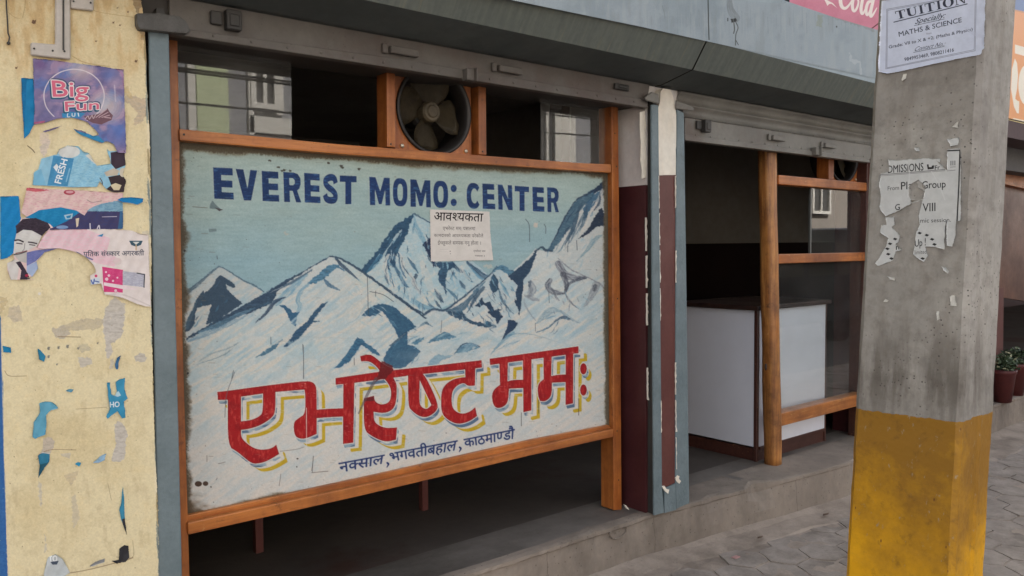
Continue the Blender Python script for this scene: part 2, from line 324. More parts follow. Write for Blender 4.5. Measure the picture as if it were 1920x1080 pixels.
        ([(1145, 265), (1160, 330), (1130, 380)], (40, 70, 30), (120, 130, 142)), ([(1140, 265), (1135, 300)], (30, 20), (72, 92, 114)), ([(1100, 380), (1160, 400), (1215, 420)], (20, 40, 14), (124, 132, 142)), ([(1090, 400), (1110, 480), (1190, 590)], (10, 16, 6), (120, 136, 150))]): C.stroke(p, w, c, .8, .65, 150 + i)
    C.stroke([(1200, 610), (1280, 530), (1330, 500), (1400, 510)], (20, 60, 50, 16), (130, 158, 172), .8, .6, 7); C.stroke([(1400, 510), (1480, 570), (1560, 610)], (20, 26, 6), (130, 154, 168), .8, .6, 8)
    C.stroke([(1190, 690), (1290, 650), (1360, 590), (1420, 560), (1470, 575)], (6, 12, 16, 24, 20), (70, 98, 124), .9, .4, 9)
    C.poly([(950, 580), (1000, 585), (1042, 612), (1000, 670), (960, 700), (900, 760), (925, 700), (950, 640)], (58, 82, 112), j=1, seed=48)
    C.stroke([(1000, 690), (930, 740), (880, 790), (810, 870)], (24, 26, 22, 6), (112, 150, 170), .9, .5, 10); C.stroke([(1000, 700), (1120, 700), (1250, 730), (1390, 775)], (14, 8, 6, 4), (132, 158, 170), .8, .4, 11)
    # foreground slopes
    C.poly([(0, 470), (70, 510), (150, 590), (120, 650), (40, 720), (0, 740)], (62, 106, 140), j=1, seed=51, tex=.5, alt=(78, 124, 154))
    C.stroke([(0, 385), (100, 460), (250, 535)], (22, 26, 8), (62, 88, 114), .95, .2, 12)
    C.poly([(0, 795), (60, 790), (150, 820), (215, 860), (180, 870), (160, 920), (80, 985), (0, 990)], (66, 110, 142), j=1, seed=52, tex=.5, alt=(84, 130, 158))
    for i, p in enumerate([[(270, 780), (340, 720), (420, 680), (500, 715), (525, 730), (400, 750)], [(140, 780), (190, 740), (250, 732), (220, 760), (180, 795)], [(500, 870), (560, 800), (620, 778), (690, 800), (720, 815), (620, 850)]]): C.poly(p, (98, 142, 166), .95, j=1, tex=.7, alt=(62, 104, 136), seed=53 + i)
    C.stroke([(500, 870), (560, 798), (620, 778), (690, 795), (720, 812)], (6, 10, 10, 10, 5), (58, 92, 122), .9, .2, 13)
    C.stroke([(160, 690), (200, 640), (260, 610), (320, 640)], (8, 14, 22, 5), (92, 128, 150), .85, .5, 14); C.stroke([(265, 605), (280, 620)], (26, 18), (80, 112, 136), .8, .4, 15)
    C.poly([(250, 990), (300, 920), (360, 870), (440, 885), (500, 880), (440, 910), (380, 940), (320, 990)], (120, 160, 180), .9, j=1.5, seed=57, tex=.5, alt=(86, 130, 158)); C.stroke([(560, 870), (640, 790), (760, 750), (880, 770)], (10, 60, 50, 10), (150, 180, 192), .6, .6, 16)
    C.stroke([(560, 690), (760, 720), (880, 760)], (20, 50, 14), (160, 186, 194), .6, .6, 17)
    # ---- great left slope
    Z3(); C.poly([(0, 770), (150, 660), (400, 540), (640, 390), (850, 270), (1050, 160), (1180, 80), (1260, 48), (1330, 60), (1480, 140), (1620, 240), (1760, 340), (1900, 455), (2060, 570), (1900, 760), (1700, 960), (1500, 1100), (0, 1250)], snow, j=.6, tex=.55, alt=(196, 196, 190), seed=61)
    C.poly([(0, 790), (160, 690), (400, 600), (640, 500), (760, 480), (520, 720), (300, 960), (0, 1250)], (188, 198, 198), .8, j=2, tex=.7, alt=(206, 200, 190), seed=62)
    C.poly([(1260, 45), (1330, 58), (1500, 155), (1700, 300), (1900, 455), (2060, 565), (1950, 640), (1880, 560), (1700, 470), (1560, 330), (1400, 220), (1340, 120)], (182, 198, 198), .9, j=1.5, tex=.6, alt=(200, 202, 196), seed=63)
    C.poly([(1250, 45), (1180, 80), (1050, 160), (900, 235), (720, 345), (560, 440), (380, 540), (200, 640), (60, 720), (40, 755), (160, 690), (300, 650), (420, 590), (560, 530), (700, 470), (760, 440), (790, 400), (800, 350), (840, 310), (920, 250), (1020, 190), (1130, 120), (1220, 75)], (64, 88, 114), j=1.2, tex=.6, alt=(92, 124, 148), seed=64)
    C.stroke([(150, 690), (320, 620), (480, 540), (620, 480)], (30, 40, 34, 10), (112, 150, 172), .8, .7, 18); C.stroke([(60, 760), (220, 700), (420, 610), (560, 540)], (24, 40, 34, 8), (98, 136, 162), .7, .7, 19)
    C.stroke([(840, 310), (960, 250), (1100, 160)], (16, 24, 10), (70, 100, 126), .9, .3, 20); C.stroke([(800, 440), (940, 310), (1060, 200)], (50, 60, 16), (112, 156, 180), .8, .6, 21)
    C.stroke([(880, 390), (790, 430), (700, 540), (620, 610)], (8, 30, 24, 5), (60, 84, 112), .9, .3, 22)
    C.stroke([(1250, 46), (1320, 56), (1440, 120), (1560, 200), (1700, 300), (1800, 375), (1890, 440), (2060, 570)], (12, 14, 18, 20, 20, 24, 24, 10), (60, 86, 112), .95, .2, 23)
    C.stroke([(1300, 60), (1350, 120), (1420, 180), (1500, 250)], (20, 30, 24, 4), (66, 90, 116), .9, .3, 24)
    C.poly([(1300, 110), (1240, 120), (1180, 175), (1100, 240), (1060, 280), (1090, 285), (1160, 255), (1230, 215), (1310, 140), (1380, 175), (1340, 130)], (98, 144, 170), j=2, tex=.7, alt=(66, 108, 140), seed=65)
    C.stroke([(1080, 270), (1010, 340), (980, 420), (1000, 470), (970, 540)], (20, 34, 36, 40, 20), (110, 154, 178), .8, .6, 25)
    C.stroke([(1200, 235), (1250, 290), (1340, 335)], (14, 34, 5), (72, 112, 142), .9, .4, 26)
    C.poly([(820, 455), (870, 460), (920, 490), (935, 520), (1000, 515), (975, 560), (965, 635), (930, 615), (900, 550), (870, 490)], (66, 112, 148), j=1.2, tex=.5, alt=(96, 140, 168), seed=66)
    C.poly([(1238, 430), (1180, 450), (1120, 510), (1060, 590), (1010, 640), (960, 670), (920, 740), (850, 815), (900, 805), (1000, 730), (1060, 660), (1100, 610), (1170, 595), (1110, 590), (1160, 520)], (62, 98, 130), j=1.1, tex=.5, alt=(88, 128, 156), seed=67)
    C.poly([(860, 740), (780, 790), (680, 860), (625, 900), (700, 880), (790, 830), (830, 770)], (88, 128, 152), j=1.1, tex=.5, alt=(120, 156, 174), seed=68)
    C.stroke([(490, 770), (380, 830), (250, 870), (150, 930)], (5, 16, 10, 8), (120, 144, 156), .7, .5, 27); C.stroke([(480, 770), (410, 840), (330, 890), (130, 960)], (5, 12, 12, 5), (110, 136, 150), .8, .4, 28)
    C.poly([(560, 820), (420, 880), (300, 960), (260, 1040), (400, 990), (560, 880)], (164, 190, 200), .7, j=3, seed=69, tex=.6, alt=(180, 196, 200)); C.poly([(900, 760), (1200, 760), (1380, 860), (1200, 900), (900, 900)], (184, 200, 200), .45, j=4, seed=70)
    C.poly([(1520, 545), (1560, 500), (1620, 460), (1700, 445), (1790, 470), (1900, 560), (1980, 640), (1900, 690), (1830, 730), (1800, 660), (1740, 570), (1690, 510), (1640, 540), (1590, 555)], (66, 108, 140), j=1.2, tex=.5, alt=(84, 130, 158), seed=71)
    C.stroke([(1370, 630), (1480, 570), (1550, 470), (1600, 430)], (6, 10, 24, 14), (136, 166, 180), .7, .5, 29)
    C.poly([(1480, 730), (1510, 740), (1580, 790), (1640, 840), (1690, 890), (1620, 870), (1560, 820), (1520, 790), (1480, 850), (1420, 930), (1340, 985), (1285, 995), (1350, 930), (1420, 830)], (76, 124, 156), j=1.2, tex=.6, alt=(58, 96, 130), seed=72)
    C.poly([(1905, 690), (1840, 750), (1780, 790), (1730, 850), (1700, 920), (1750, 990), (1850, 990), (1905, 960), (1990, 880), (2020, 850), (1960, 800), (1905, 790)], (70, 112, 144), j=1, seed=73, tex=.5, alt=(82, 128, 156))
    C.stroke([(1900, 690), (1820, 755), (1760, 800)], (22, 20, 8), (64, 94, 122), .9, .3, 30)
    rr = np.random.default_rng(77)
    def hatch(n, poly, ang, cols, ln, wd, al):
        p = np.array(poly, float); lo, hi = p.min(0), p.max(0); k = 0
        while k < n:
            x, y = rr.uniform(lo[0], hi[0]), rr.uniform(lo[1], hi[1]); k += 1
            ins = sum(((a[1] > y) != (b[1] > y)) and x < (b[0] - a[0]) * (y - a[1]) / (b[1] - a[1] + 1e-9) + a[0] for a, b in zip(p, np.roll(p, -1, 0))) % 2
            if not ins: continue
            a = np.radians(rr.uniform(*ang)); l = rr.uniform(*ln); dx, dy = np.cos(a) * l, np.sin(a) * l; bend = rr.uniform(-.15, .15) * l
            C.stroke([(x, y), (x + dx / 2 - dy / l * bend, y + dy / 2 + dx / l * bend), (x + dx, y + dy)], (rr.uniform(1, 4), rr.uniform(*wd), 1.5), cols[rr.integers(len(cols))], rr.uniform(*al), rr.uniform(.3, .7), int(rr.integers(1e6)))
    Z2(); DK, MD, LT, SN = (50, 76, 106), (84, 132, 162), (142, 180, 196), (208, 208, 202)
    hatch(90, [(150, 600), (60, 760), (-40, 900), (-150, 1010), (-60, 1180), (250, 1330), (480, 1250), (700, 1120), (640, 960), (400, 720), (300, 620)], (50, 100), [MD, LT, SN, DK, LT, SN], (30, 130), (5, 22), (.5, .9)); hatch(40, [(130, 600), (0, 680), (-150, 860), (-270, 1010), (-120, 1000), (20, 860), (90, 720)], (105, 135), [DK, MD, LT, (40, 62, 92)], (30, 110), (5, 18), (.5, .9))
    hatch(46, [(1740, 300), (1560, 420), (1450, 560), (1320, 830), (1450, 800), (1600, 620), (1760, 400)], (105, 130), [DK, MD, (108, 140, 156), SN, (60, 84, 108)], (50, 200), (5, 20), (.5, .9)); hatch(30, [(1700, 680), (1400, 850), (1350, 1010), (1700, 1000)], (110, 140), [LT, SN, (176, 190, 194)], (30, 120), (6, 22), (.4, .8))
    Z4(); hatch(60, [(860, 170), (760, 260), (600, 400), (460, 510), (640, 590), (860, 620), (1000, 520), (980, 300)], (45, 75), [MD, LT, SN, DK, SN], (30, 120), (4, 18), (.5, .9)); hatch(50, [(1200, 20), (1110, 220), (1080, 420), (1250, 560), (1560, 480), (1700, 300), (1400, 80)], (30, 110), [(126, 136, 148), LT, SN, (92, 104, 122), SN], (20, 90), (4, 18), (.4, .8)); hatch(26, [(1200, 620), (1330, 500), (1560, 600), (1300, 680)], (110, 160), [MD, LT, DK], (40, 110), (4, 12), (.4, .8))
    Z3(); hatch(70, [(1240, 60), (900, 260), (700, 440), (300, 640), (80, 740), (300, 680), (640, 520), (900, 400), (1150, 160)], (135, 158), [DK, MD, LT, SN, (60, 84, 108)], (60, 190), (4, 16), (.5, .9)); hatch(60, [(1340, 120), (1300, 330), (1500, 600), (1880, 660), (1890, 480), (1600, 260)], (30, 45), [LT, SN, (190, 200, 200), (160, 188, 198)], (40, 170), (6, 26), (.35, .75)); hatch(70, [(700, 500), (300, 720), (60, 900), (60, 1050), (900, 1000), (1400, 900), (1300, 620), (1000, 420)], (140, 170), [LT, SN, (186, 200, 202), (168, 192, 200)], (60, 220), (6, 26), (.3, .7)); hatch(24, [(330, 220), (200, 380), (60, 620), (300, 580), (510, 440)], (60, 130), [DK, (56, 80, 104), MD], (30, 100), (6, 20), (.4, .8)); hatch(26, [(330, 150), (80, 340), (60, 400), (320, 210), (640, 330)], (140, 160), [LT, SN, (110, 140, 156)], (40, 120), (4, 12), (.4, .7))
    Z2(); hatch(120, [(150, 600), (60, 760), (-40, 900), (-100, 1100), (250, 1330), (480, 1250), (700, 1120), (640, 960), (400, 720), (300, 620)], (60, 105), [(58, 96, 128), MD, (44, 72, 104), LT, SN], (20, 90), (3, 13), (.6, .95))
    Z4(); hatch(50, [(860, 170), (700, 300), (480, 510), (860, 620), (1000, 520), (980, 300)], (50, 80), [DK, MD, (44, 70, 100), SN], (20, 90), (3, 11), (.6, .95)); hatch(50, [(560, 690), (860, 640), (1200, 700), (900, 860), (500, 900), (100, 780), (160, 660)], (140, 170), [LT, MD, SN, (176, 198, 202)], (40, 140), (4, 18), (.4, .8))
    Z3(); hatch(40, [(1520, 545), (1700, 445), (1980, 640), (1830, 730), (1700, 520)], (30, 70), [(58, 98, 132), (92, 140, 168), (50, 84, 118)], (30, 90), (3, 10), (.5, .9)); hatch(40, [(1905, 690), (1730, 850), (1720, 980), (1990, 960), (2020, 850)], (100, 140), [(60, 100, 134), (96, 142, 168), (78, 122, 152)], (30, 100), (3, 12), (.5, .9)); hatch(30, [(1480, 730), (1690, 890), (1520, 800), (1300, 990)], (40, 140), [(52, 90, 124), (110, 154, 178)], (20, 70), (3, 9), (.5, .9))
    # washes dragged over the snow, then the wet edges pulled about by the brush
    lum = C.rgb.mean(2); sn = sstep(165, 195, lum) * sstep(.25, .45, yy + 0 * xx)
    d1 = fbm(H, W, 26, 26, 51, 4); gx, gy = np.meshgrid(np.arange(W), np.arange(H))
    def diag(seed, a):
        b = fbm(H + W, H + W, 10, 90, seed, 3); c, s_ = np.cos(a), np.sin(a)
        return b[(gy * c - gx * s_ + W * max(s_, 0)).astype(int) % (H + W), (gx * c + gy * s_ + W).astype(int) % (H + W)]
    w1 = diag(52, -.55); w2 = diag(53, .6)
    C.put((slice(0, H), slice(0, W)), sn * sstep(.44, .64, w1 * .5 + d1 * .5) * .6, (168, 191, 199)); C.put((slice(0, H), slice(0, W)), sn * sstep(.52, .72, w2 * .5 + N3 * .5) * .4, (184, 192, 190)); C.put((slice(0, H), slice(0, W)), sn * sstep(.5, .68, 1 - w1) * .6, (211, 203, 190))
    w3 = diag(63, -.7); C.put((slice(0, H), slice(0, W)), sn * sstep(.52, .7, w3 * .55 + fbm(H, W, 90, 120, 64, 3) * .45) * .5, (146, 178, 193))
    def pull(a, cy, cx, seed):
        u = (fbm(H, W, cy, cx, seed, 3) - .5) * a; v = (fbm(H, W, cy, cx, seed + 1, 3) - .5) * a
        return C.rgb[np.clip(gy + v, 0, H - 1).astype(int), np.clip(gx + u, 0, W - 1).astype(int)]
    k = sstep(.35, .65, fbm(H, W, 9, 9, 55, 3))[..., None]
    C.rgb[:] = pull(4, 12, 12, 56); C.rgb[:] = C.rgb * (1 - .5 * k) + pull(12, 4, 9, 58) * .5 * k; C.rgb[:] = C.rgb * .85 + pull(8, 3, 3, 60) * .15
    bl = lambda a: (a + np.roll(a, 1, 0) + np.roll(a, -1, 0) + np.roll(a, 1, 1) + np.roll(a, -1, 1)) / 5
    C.rgb[:] = C.rgb * 1.25 - bl(bl(C.rgb)) * .25
    lum = C.rgb.mean(2); C.rgb[:] = C.rgb * (1 - .15 * sstep(158, 96, lum))[..., None]
    # pale ground behind the lettering, brushed bands
    b = sstep(.55, .78, yy + .06 * (xx - .3) + (N1 - .5) * .2)
    C.rgb[:] = C.rgb * (1 - b[..., None] * .55) + np.array((205, 202, 197), np.float32) * b[..., None] * .55
    # ---- EVEREST MOMO: CENTER
    letters = [('E', Z1, (268, 152), (432, 160), (443, 424), (278, 416)), ('V', Z1, (458, 165), (640, 178), (640, 434), (470, 428)), ('E', Z1, (678, 182), (818, 190), (826, 442), (686, 436)), ('R', Z1, (860, 190), (1003, 200), (1012, 448), (868, 444)), ('E', Z1, (1036, 198), (1166, 208), (1175, 454), (1042, 448)), ('S', Z1, (1192, 204), (1316, 212), (1330, 464), (1196, 456)), ('T', Z1, (1336, 220), (1478, 226), (1478, 465), (1336, 462)), ('M', Z1, (1586, 232), (1758, 242), (1762, 474), (1592, 470)),
        ('O', Z2, (-15, 240), (108, 248), (108, 484), (-15, 478)), ('M', Z2, (132, 253), (300, 262), (306, 490), (134, 484)), ('O', Z2, (326, 262), (450, 268), (452, 497), (326, 492)), ('C', Z2, (606, 280), (716, 286), (718, 505), (608, 498)), ('E', Z2, (740, 288), (838, 294), (850, 506), (744, 502)), ('N', Z2, (870, 296), (990, 304), (996, 514), (876, 508)), ('T', Z2, (1012, 308), (1134, 316), (1134, 523), (1012, 516)), ('E', Z2, (1162, 316), (1258, 322), (1264, 527), (1166, 522)), ('R', Z2, (1286, 320), (1382, 326), (1386, 531), (1290, 528))]
    ltr = np.zeros((H, W), np.float32)
    for ch, Z, *q in letters:
        Z(); f = C.quadT(q)
        m = C.mask_rings([f(*np.array(r, float).T) for r in block_letter(ch)]); ltr[m[0]] = np.maximum(ltr[m[0]], m[1])
    Z2()
    for y in (330, 448):
        m = C.mask_rings([C.T([(498 + 26 * np.cos(a), y + 31 * np.sin(a)) for a in np.linspace(0, 6.28, 24)])]); ltr[m[0]] = np.maximum(ltr[m[0]], m[1])
    halo = np.maximum.reduce([np.roll(np.roll(ltr, dx, 1), dy, 0) for dx in (-2, 0, 2) for dy in (-2, 0, 2)])
    C.put((slice(0, H), slice(0, W)), halo * .35, (178, 190, 184))
    nb = fbm(H, W, 5, 22, 9, 3); col = mix((30, 54, 100), (60, 102, 148), sstep(.58, .8, nb) * .8); col = col * (1 - .12 * sstep(.5, .8, N3))[..., None]
    C.rgb[:] = C.rgb * (1 - ltr[..., None] * .96) + col * ltr[..., None] * .96
    # ---- red lettering with yellow cast letters and a white rim
    R = np.zeros((H, W), np.float32)
    def soft(p):
        p = np.array(p, float)
        for it in range(2):
            a = np.roll(p, 1, 0); b = np.roll(p, -1, 0); u = p - a; v = b - p
            ang = np.abs(np.arctan2(u[:, 0] * v[:, 1] - u[:, 1] * v[:, 0], (u * v).sum(1))); out = []
            for i in range(len(p)):
                if ang[i] < 1.05: out += [p[i] - u[i] * .25, p[i] + v[i] * .25]
                else: out.append(p[i])
            p = np.array(out)
        return p
    def red(pts, holes=()):
        m = C.mask_rings([C.T(soft(pts))] + [C.T(soft(h)) for h in holes]); R[m[0]] = np.maximum(R[m[0]], m[1])
    A5 = lambda: C.z(400, 630, 4.0); A6 = lambda: C.z(740, 630, 4.0)
    A5(); red([(30, 420), (110, 411), (400, 371), (690, 337), (740, 343), (768, 368), (775, 420), (775, 735), (700, 768), (650, 772), (608, 748), (600, 648), (640, 615), (690, 585), (690, 440), (683, 402), (466, 420), (466, 575), (430, 622), (350, 672), (270, 697), (208, 705), (208, 765), (270, 822), (330, 852), (400, 852), (445, 838), (472, 815), (494, 885), (400, 942), (320, 960), (280, 950), (230, 910), (180, 868), (108, 825), (108, 478), (34, 480)], [[(208, 455), (372, 432), (372, 575), (340, 607), (280, 632), (208, 640)]])
    red([(770, 553), (880, 545), (985, 542), (985, 604), (880, 608), (770, 617)]); red([(975, 350), (1058, 345), (1050, 800), (972, 810)])
    red([(916, 316), (1230, 270), (1345, 256), (1450, 246), (1450, 300), (1060, 352), (918, 366)])
    red([(1102, 152), (1150, 138), (1190, 142), (1255, 195), (1300, 228), (1350, 245), (1350, 300), (1260, 300), (1250, 262), (1220, 225), (1170, 188), (1108, 190)])
    red([(1262, 300), (1335, 290), (1372, 350), (1378, 400), (1368, 520), (1330, 565), (1270, 580), (1202, 568), (1205, 640), (1240, 672), (1300, 692), (1378, 686), (1370, 778), (1310, 792), (1260, 786), (1190, 752), (1128, 705), (1128, 468), (1205, 448), (1210, 490), (1250, 515), (1300, 508), (1328, 482), (1336, 410), (1310, 350)])
    A6(); red([(-10, 256), (300, 222), (652, 181), (655, 236), (600, 244), (100, 297), (-10, 308)])
    red([(100, 290), (190, 280), (228, 292), (332, 515), (308, 572), (242, 612), (182, 602), (130, 562), (102, 528)], [[(188, 330), (276, 518), (243, 550), (208, 540), (184, 505)]])
    red([(528, 235), (605, 230), (602, 372), (548, 376), (525, 352), (480, 362), (440, 400), (428, 440), (428, 520), (450, 562), (505, 587), (565, 568), (604, 534), (618, 600), (560, 642), (475, 664), (400, 632), (348, 575), (348, 425), (375, 368), (430, 327), (500, 310), (530, 310)])
    red([(712, 171), (1378, 77), (1380, 128), (1178, 155), (790, 207), (716, 218)]); red([(785, 195), (850, 188), (846, 345), (790, 366)]); red([(728, 418), (790, 362), (880, 328), (968, 328), (968, 390), (858, 395), (850, 505), (800, 540), (760, 540), (734, 505)]); red([(962, 175), (1026, 168), (1025, 558), (965, 572)])
    red([(1116, 150), (1178, 145), (1174, 305), (1118, 330)]); red([(1072, 362), (1120, 320), (1200, 292), (1290, 288), (1290, 345), (1180, 350), (1178, 452), (1130, 492), (1090, 487), (1074, 445)]); red([(1283, 100), (1340, 95), (1338, 505), (1282, 517)])
    R0 = R.copy()
    for y in (246, 405): red([(1416 + 25 * np.cos(a), y + 42 * np.sin(a)) for a in np.linspace(0, 6.28, 24)])
    Rd = np.clip(R - R0, 0, 1)
    sh = lambda m, dx, dy: np.roll(np.roll(m, int(round(dx * 2)), 1), int(round(dy * 2)), 0)
    def dil(m, r): return np.maximum.reduce([np.roll(np.roll(m, dx, 1), dy, 0) for dx in range(-r, r + 1) for dy in range(-r, r + 1) if dx * dx + dy * dy <= r * r + 1])
    full = (slice(0, H), slice(0, W))
    Yl = np.maximum.reduce([sh(R0, 14 + k, 13 + k) for k in range(0, 3)] + [sh(Rd, 8, 10), sh(Rd, 9, 12)])
    C.put(full, Yl * (.95 - .4 * sstep(.55, .8, nb)), (188, 158, 36))
    Wh = np.maximum.reduce([sh(R0, k * 1.05, k) for k in range(0, 10)] + [sh(Rd, k, k * 1.3) for k in range(0, 5)])
    C.put(full, dil(Wh, 1), (208, 203, 196))
    lip = np.clip(np.maximum.reduce([sh(R, k * .45, k) for k in range(2, 8)]) - sh(R, 1, 0) - R, 0, 1)
    C.put(full, lip * sstep(.3, .5, fbm(H, W, 24, 40, 15, 3)) * .9, (132, 156, 172)); C.put(full, lip * sstep(.5, .62, fbm(H, W, 16, 50, 16, 3) + .08 * sstep(.45, .6, xx + 0 * yy)) * .8, (74, 98, 126))
    C.put(full, dil(R, 3), (212, 206, 200))
    rb = fbm(H, W, 20, 5, 19, 3); redc = mix((160, 32, 36), (194, 70, 64), sstep(.5, .78, rb) * .8); redc = redc + (sstep(.72, .8, fbm(H, W, 3, 12, 23, 3)) * sstep(.45, .7, N3))[..., None] * np.array((40, 90, 84), np.float32)
    C.rgb[:] = C.rgb * (1 - R[..., None]) + redc * R[..., None]
    er = 1 - dil(1 - R, 3); C.put(full, np.clip(R - er, 0, 1) * .45, (112, 22, 30)); C.put(full, R * sstep(.5, .75, fbm(H, W, 40, 30, 24, 4)) * .45, (126, 24, 32))
    A5(); C.poly([(1262, 185), (1345, 225), (1350, 262), (1290, 325), (1240, 330), (1215, 350)], (96, 34, 38), .8, j=1.5, seed=91); C.poly([(1205, 450), (1140, 470), (1135, 490), (1205, 488)], (92, 40, 44), .75); C.stroke([(1220, 320), (1160, 430), (1090, 580)], (24, 22, 12), (88, 80, 88), .7, .3, 31)
    # ---- small dark blue line of lettering
    C.z(620, 790, 5.3333); nv = (34, 52, 104)
    for word, q in (("नक्साल", [(80, 418), (540, 334), (524, 420), (96, 512)]), ("भगवतीबहाल", [(586, 322), (1270, 190), (1250, 288), (606, 402)]), ("काठमाण्डौ", [(1330, 180), (1840, 78), (1834, 172), (1344, 258)])):
        C.text(word, q, nv, .95, grow=.45, matra=True)
    for x, y in ((566, 415), (1290, 260)): C.stroke([(x, y), (x + 12, y + 14), (x - 4, y + 44)], (18, 18, 8), nv)
    # ---- wear: dirt creeping from the edges, flaked specks, cracks and scratches
    edge = np.array([(338, 277), (1133, 326), (1138, 803), (352, 968)], float); q = C.z().T(edge)
    X, Y = np.meshgrid(np.arange(W) + .5, np.arange(H) + .5); D = []
    for a, b in zip(q, np.roll(q, -1, 0)):
        d = b - a; n = np.array([-d[1], d[0]]) / np.hypot(*d); D.append((X - a[0]) * n[0] + (Y - a[1]) * n[1])
    nn = fbm(H, W, 14, 30, 27, 4); n4 = fbm(H, W, 50, 80, 29, 3)
    fine = fbm(H, W, 5, 4, 28, 3); n5 = fbm(H, W, 120, 150, 30, 3)
    for k, (wd, col, st) in enumerate(((9, (116, 104, 82), .6), (5, (116, 110, 88), .5), (9, (108, 94, 70), .75), (12, (100, 90, 74), .75))):
        d_ = D[k] / (wd * 2)
        C.put(full, (sstep(1.0, .1, d_ + (nn - .5) * .9 + (n5 - .5) * 2.2) * st).astype(np.float32), col)
        C.put(full, (sstep(.62, .3, d_ * .5 + fine * .55 + (n5 - .5) * .6) * sstep(4, 1, d_) * .7).astype(np.float32), (74, 64, 50))
    C.put(full, (sstep(110, 10, np.hypot(X - q[3][0], Y - q[3][1]) * (.6 + nn)) * .85).astype(np.float32), (84, 70, 54))
    pr = np.clip(1.1 - np.minimum.reduce(D) / 90, .06, 1)
    C.scatter(1500, .25, 1.1, (58, 50, 42), .8, 5, prob=pr); C.scatter(420, .2, .7, (60, 66, 70), .6, 6)
    C.scatter(160, .6, 2.2, (120, 112, 96), .5, 7, prob=pr)
    r = np.random.default_rng(8)
    for k in range(260):
        x, y = r.uniform(0, W), r.uniform(0, H); l = r.uniform(2, 14); C.z(); C.stroke([(C.x0 + x / 2, C.y0 + y / 2), (C.x0 + x / 2 + l, C.y0 + y / 2 + l * .04)], .8, (120, 112, 100), r.uniform(.15, .55) * (1.5 if x < 200 else 1), smooth=False)
    dk = (70, 78, 86)
    Z3()
    for l in ([(1570, 225), (1574, 380), (1578, 540)], [(1024, 790), (1032, 930), (1030, 1080)], [(755, 730), (756, 790)], [(300, 900 - 855), (304, 70)], [(1640, 340), (1640, 385)], [(1590, 345), (1700, 370), (1790, 430)], [(440, 1010), (425, 1080)], [(1458, 905), (1460, 965)]): C.stroke(l, 6, dk, .75)
    Z4()
    for l in ([(1300, 345), (1305, 440)], [(1186, 610), (1188, 680)], [(398, 590), (390, 690)], [(238, 450), (236, 560)]): C.stroke(l, 5, dk, .7)
    Z2()
    for l in ([(1105, 590), (1135, 640), (1138, 780)], [(1262, 632), (1275, 660), (1274, 710)], [(1535, 770), (1540, 850)], [(1460, 820), (1460, 865)]): C.stroke(l, 7, (84, 96, 104), .8)
    A5()
    for l in ([(160, 270), (100, 440), (86, 610)], [(675, 70), (678, 310)], [(750, 900), (742, 1020)], [(30, 1065), (20, 1080)]): C.stroke(l, 5, (96, 100, 106), .8)
    C.stroke([(698, 540), (700, 855)], 5, (212, 208, 202), .9); C.stroke([(500, 865), (620, 850), (680, 832)], 4, (110, 104, 98), .8); C.stroke([(740, 1025), (860, 1015)], 3, (110, 104, 98), .7); C.stroke([(560, 0), (1100, 20), (1300, 10)], 3, (150, 150, 146), .3)
    A6()
    for l in ([(950, 575), (950, 675)], [(1080, 480), (1080, 580)], [(1380, 470), (1380, 595)]): C.stroke(l, 5, (70, 66, 62), .8)
    C.z(300, 820, 3.84)
    C.ell(276, 335, 26, 20, (78, 62, 52)); C.ell(328, 333, 20, 17, (82, 66, 56)); C.ell(367, 357, 5, 5, (40, 36, 34))
    for l in ([(870, 265), (858, 350)], [(1105, 140), (1092, 240)], [(338, 130), (338, 175)], [(420, 190), (470, 178)], [(1090, 255), (1210, 243)]): C.stroke(l, 4, (90, 84, 78), .75)
    C.ell(990, 154, 8, 5, (60, 54, 50)); C.ell(985, 212, 4, 6, (50, 46, 44))
    Z1(); C.poly([(262, 432), (240, 470), (240, 500), (300, 505), (345, 515), (290, 465)], (110, 128, 132), j=.5); C.poly([(280, 490), (352, 508), (320, 522)], (78, 74, 78)); C.poly([(230, 672), (295, 668), (298, 692), (236, 698)], (116, 136, 140), .9); C.stroke([(95, 484), (220, 494)], 5, (98, 88, 76), .8); C.poly([(860, 700), (885, 685), (880, 702), (915, 716), (880, 728)], (174, 178, 170), .9)
    for x, y in ((820, 150), (850, 182), (870, 176), (920, 180), (1240, 115), (1350, 140), (1360, 155), (1500, 165), (745, 95)): C.ell(x, y, 14, 8, (52, 44, 36), .8, j=1.4, seed=x)
    Z2(); C.ell(1190, 640, 18, 22, (196, 186, 174), .9, j=1.5)
    C.rgb[:] = C.rgb + ((fbm(H, W, 2.2, 3.5, 33, 2) - .5) * 16)[..., None]
    return C
def paper(x0, y0, x1, y1, S, rings, col, zz, grow=()):
    """a torn sheet: canvas in photograph pixels plus a mask of what is left of it"""
    C = Canvas(x0, y0, x1, y1, S, col); C.mask = np.zeros((C.h, C.w), np.float32); C.z(*zz)
    for i, r in enumerate(rings):
        m = C.mask_rings([C.blobs(r, .8, 7 + i)]); C.mask[m[0]] = np.maximum(C.mask[m[0]], m[1])
    n = fbm(C.h, C.w, 12 * S, 12 * S, 3, 4); C.rgb[:] = C.rgb + ((n - .5) * 18)[..., None]
    return C

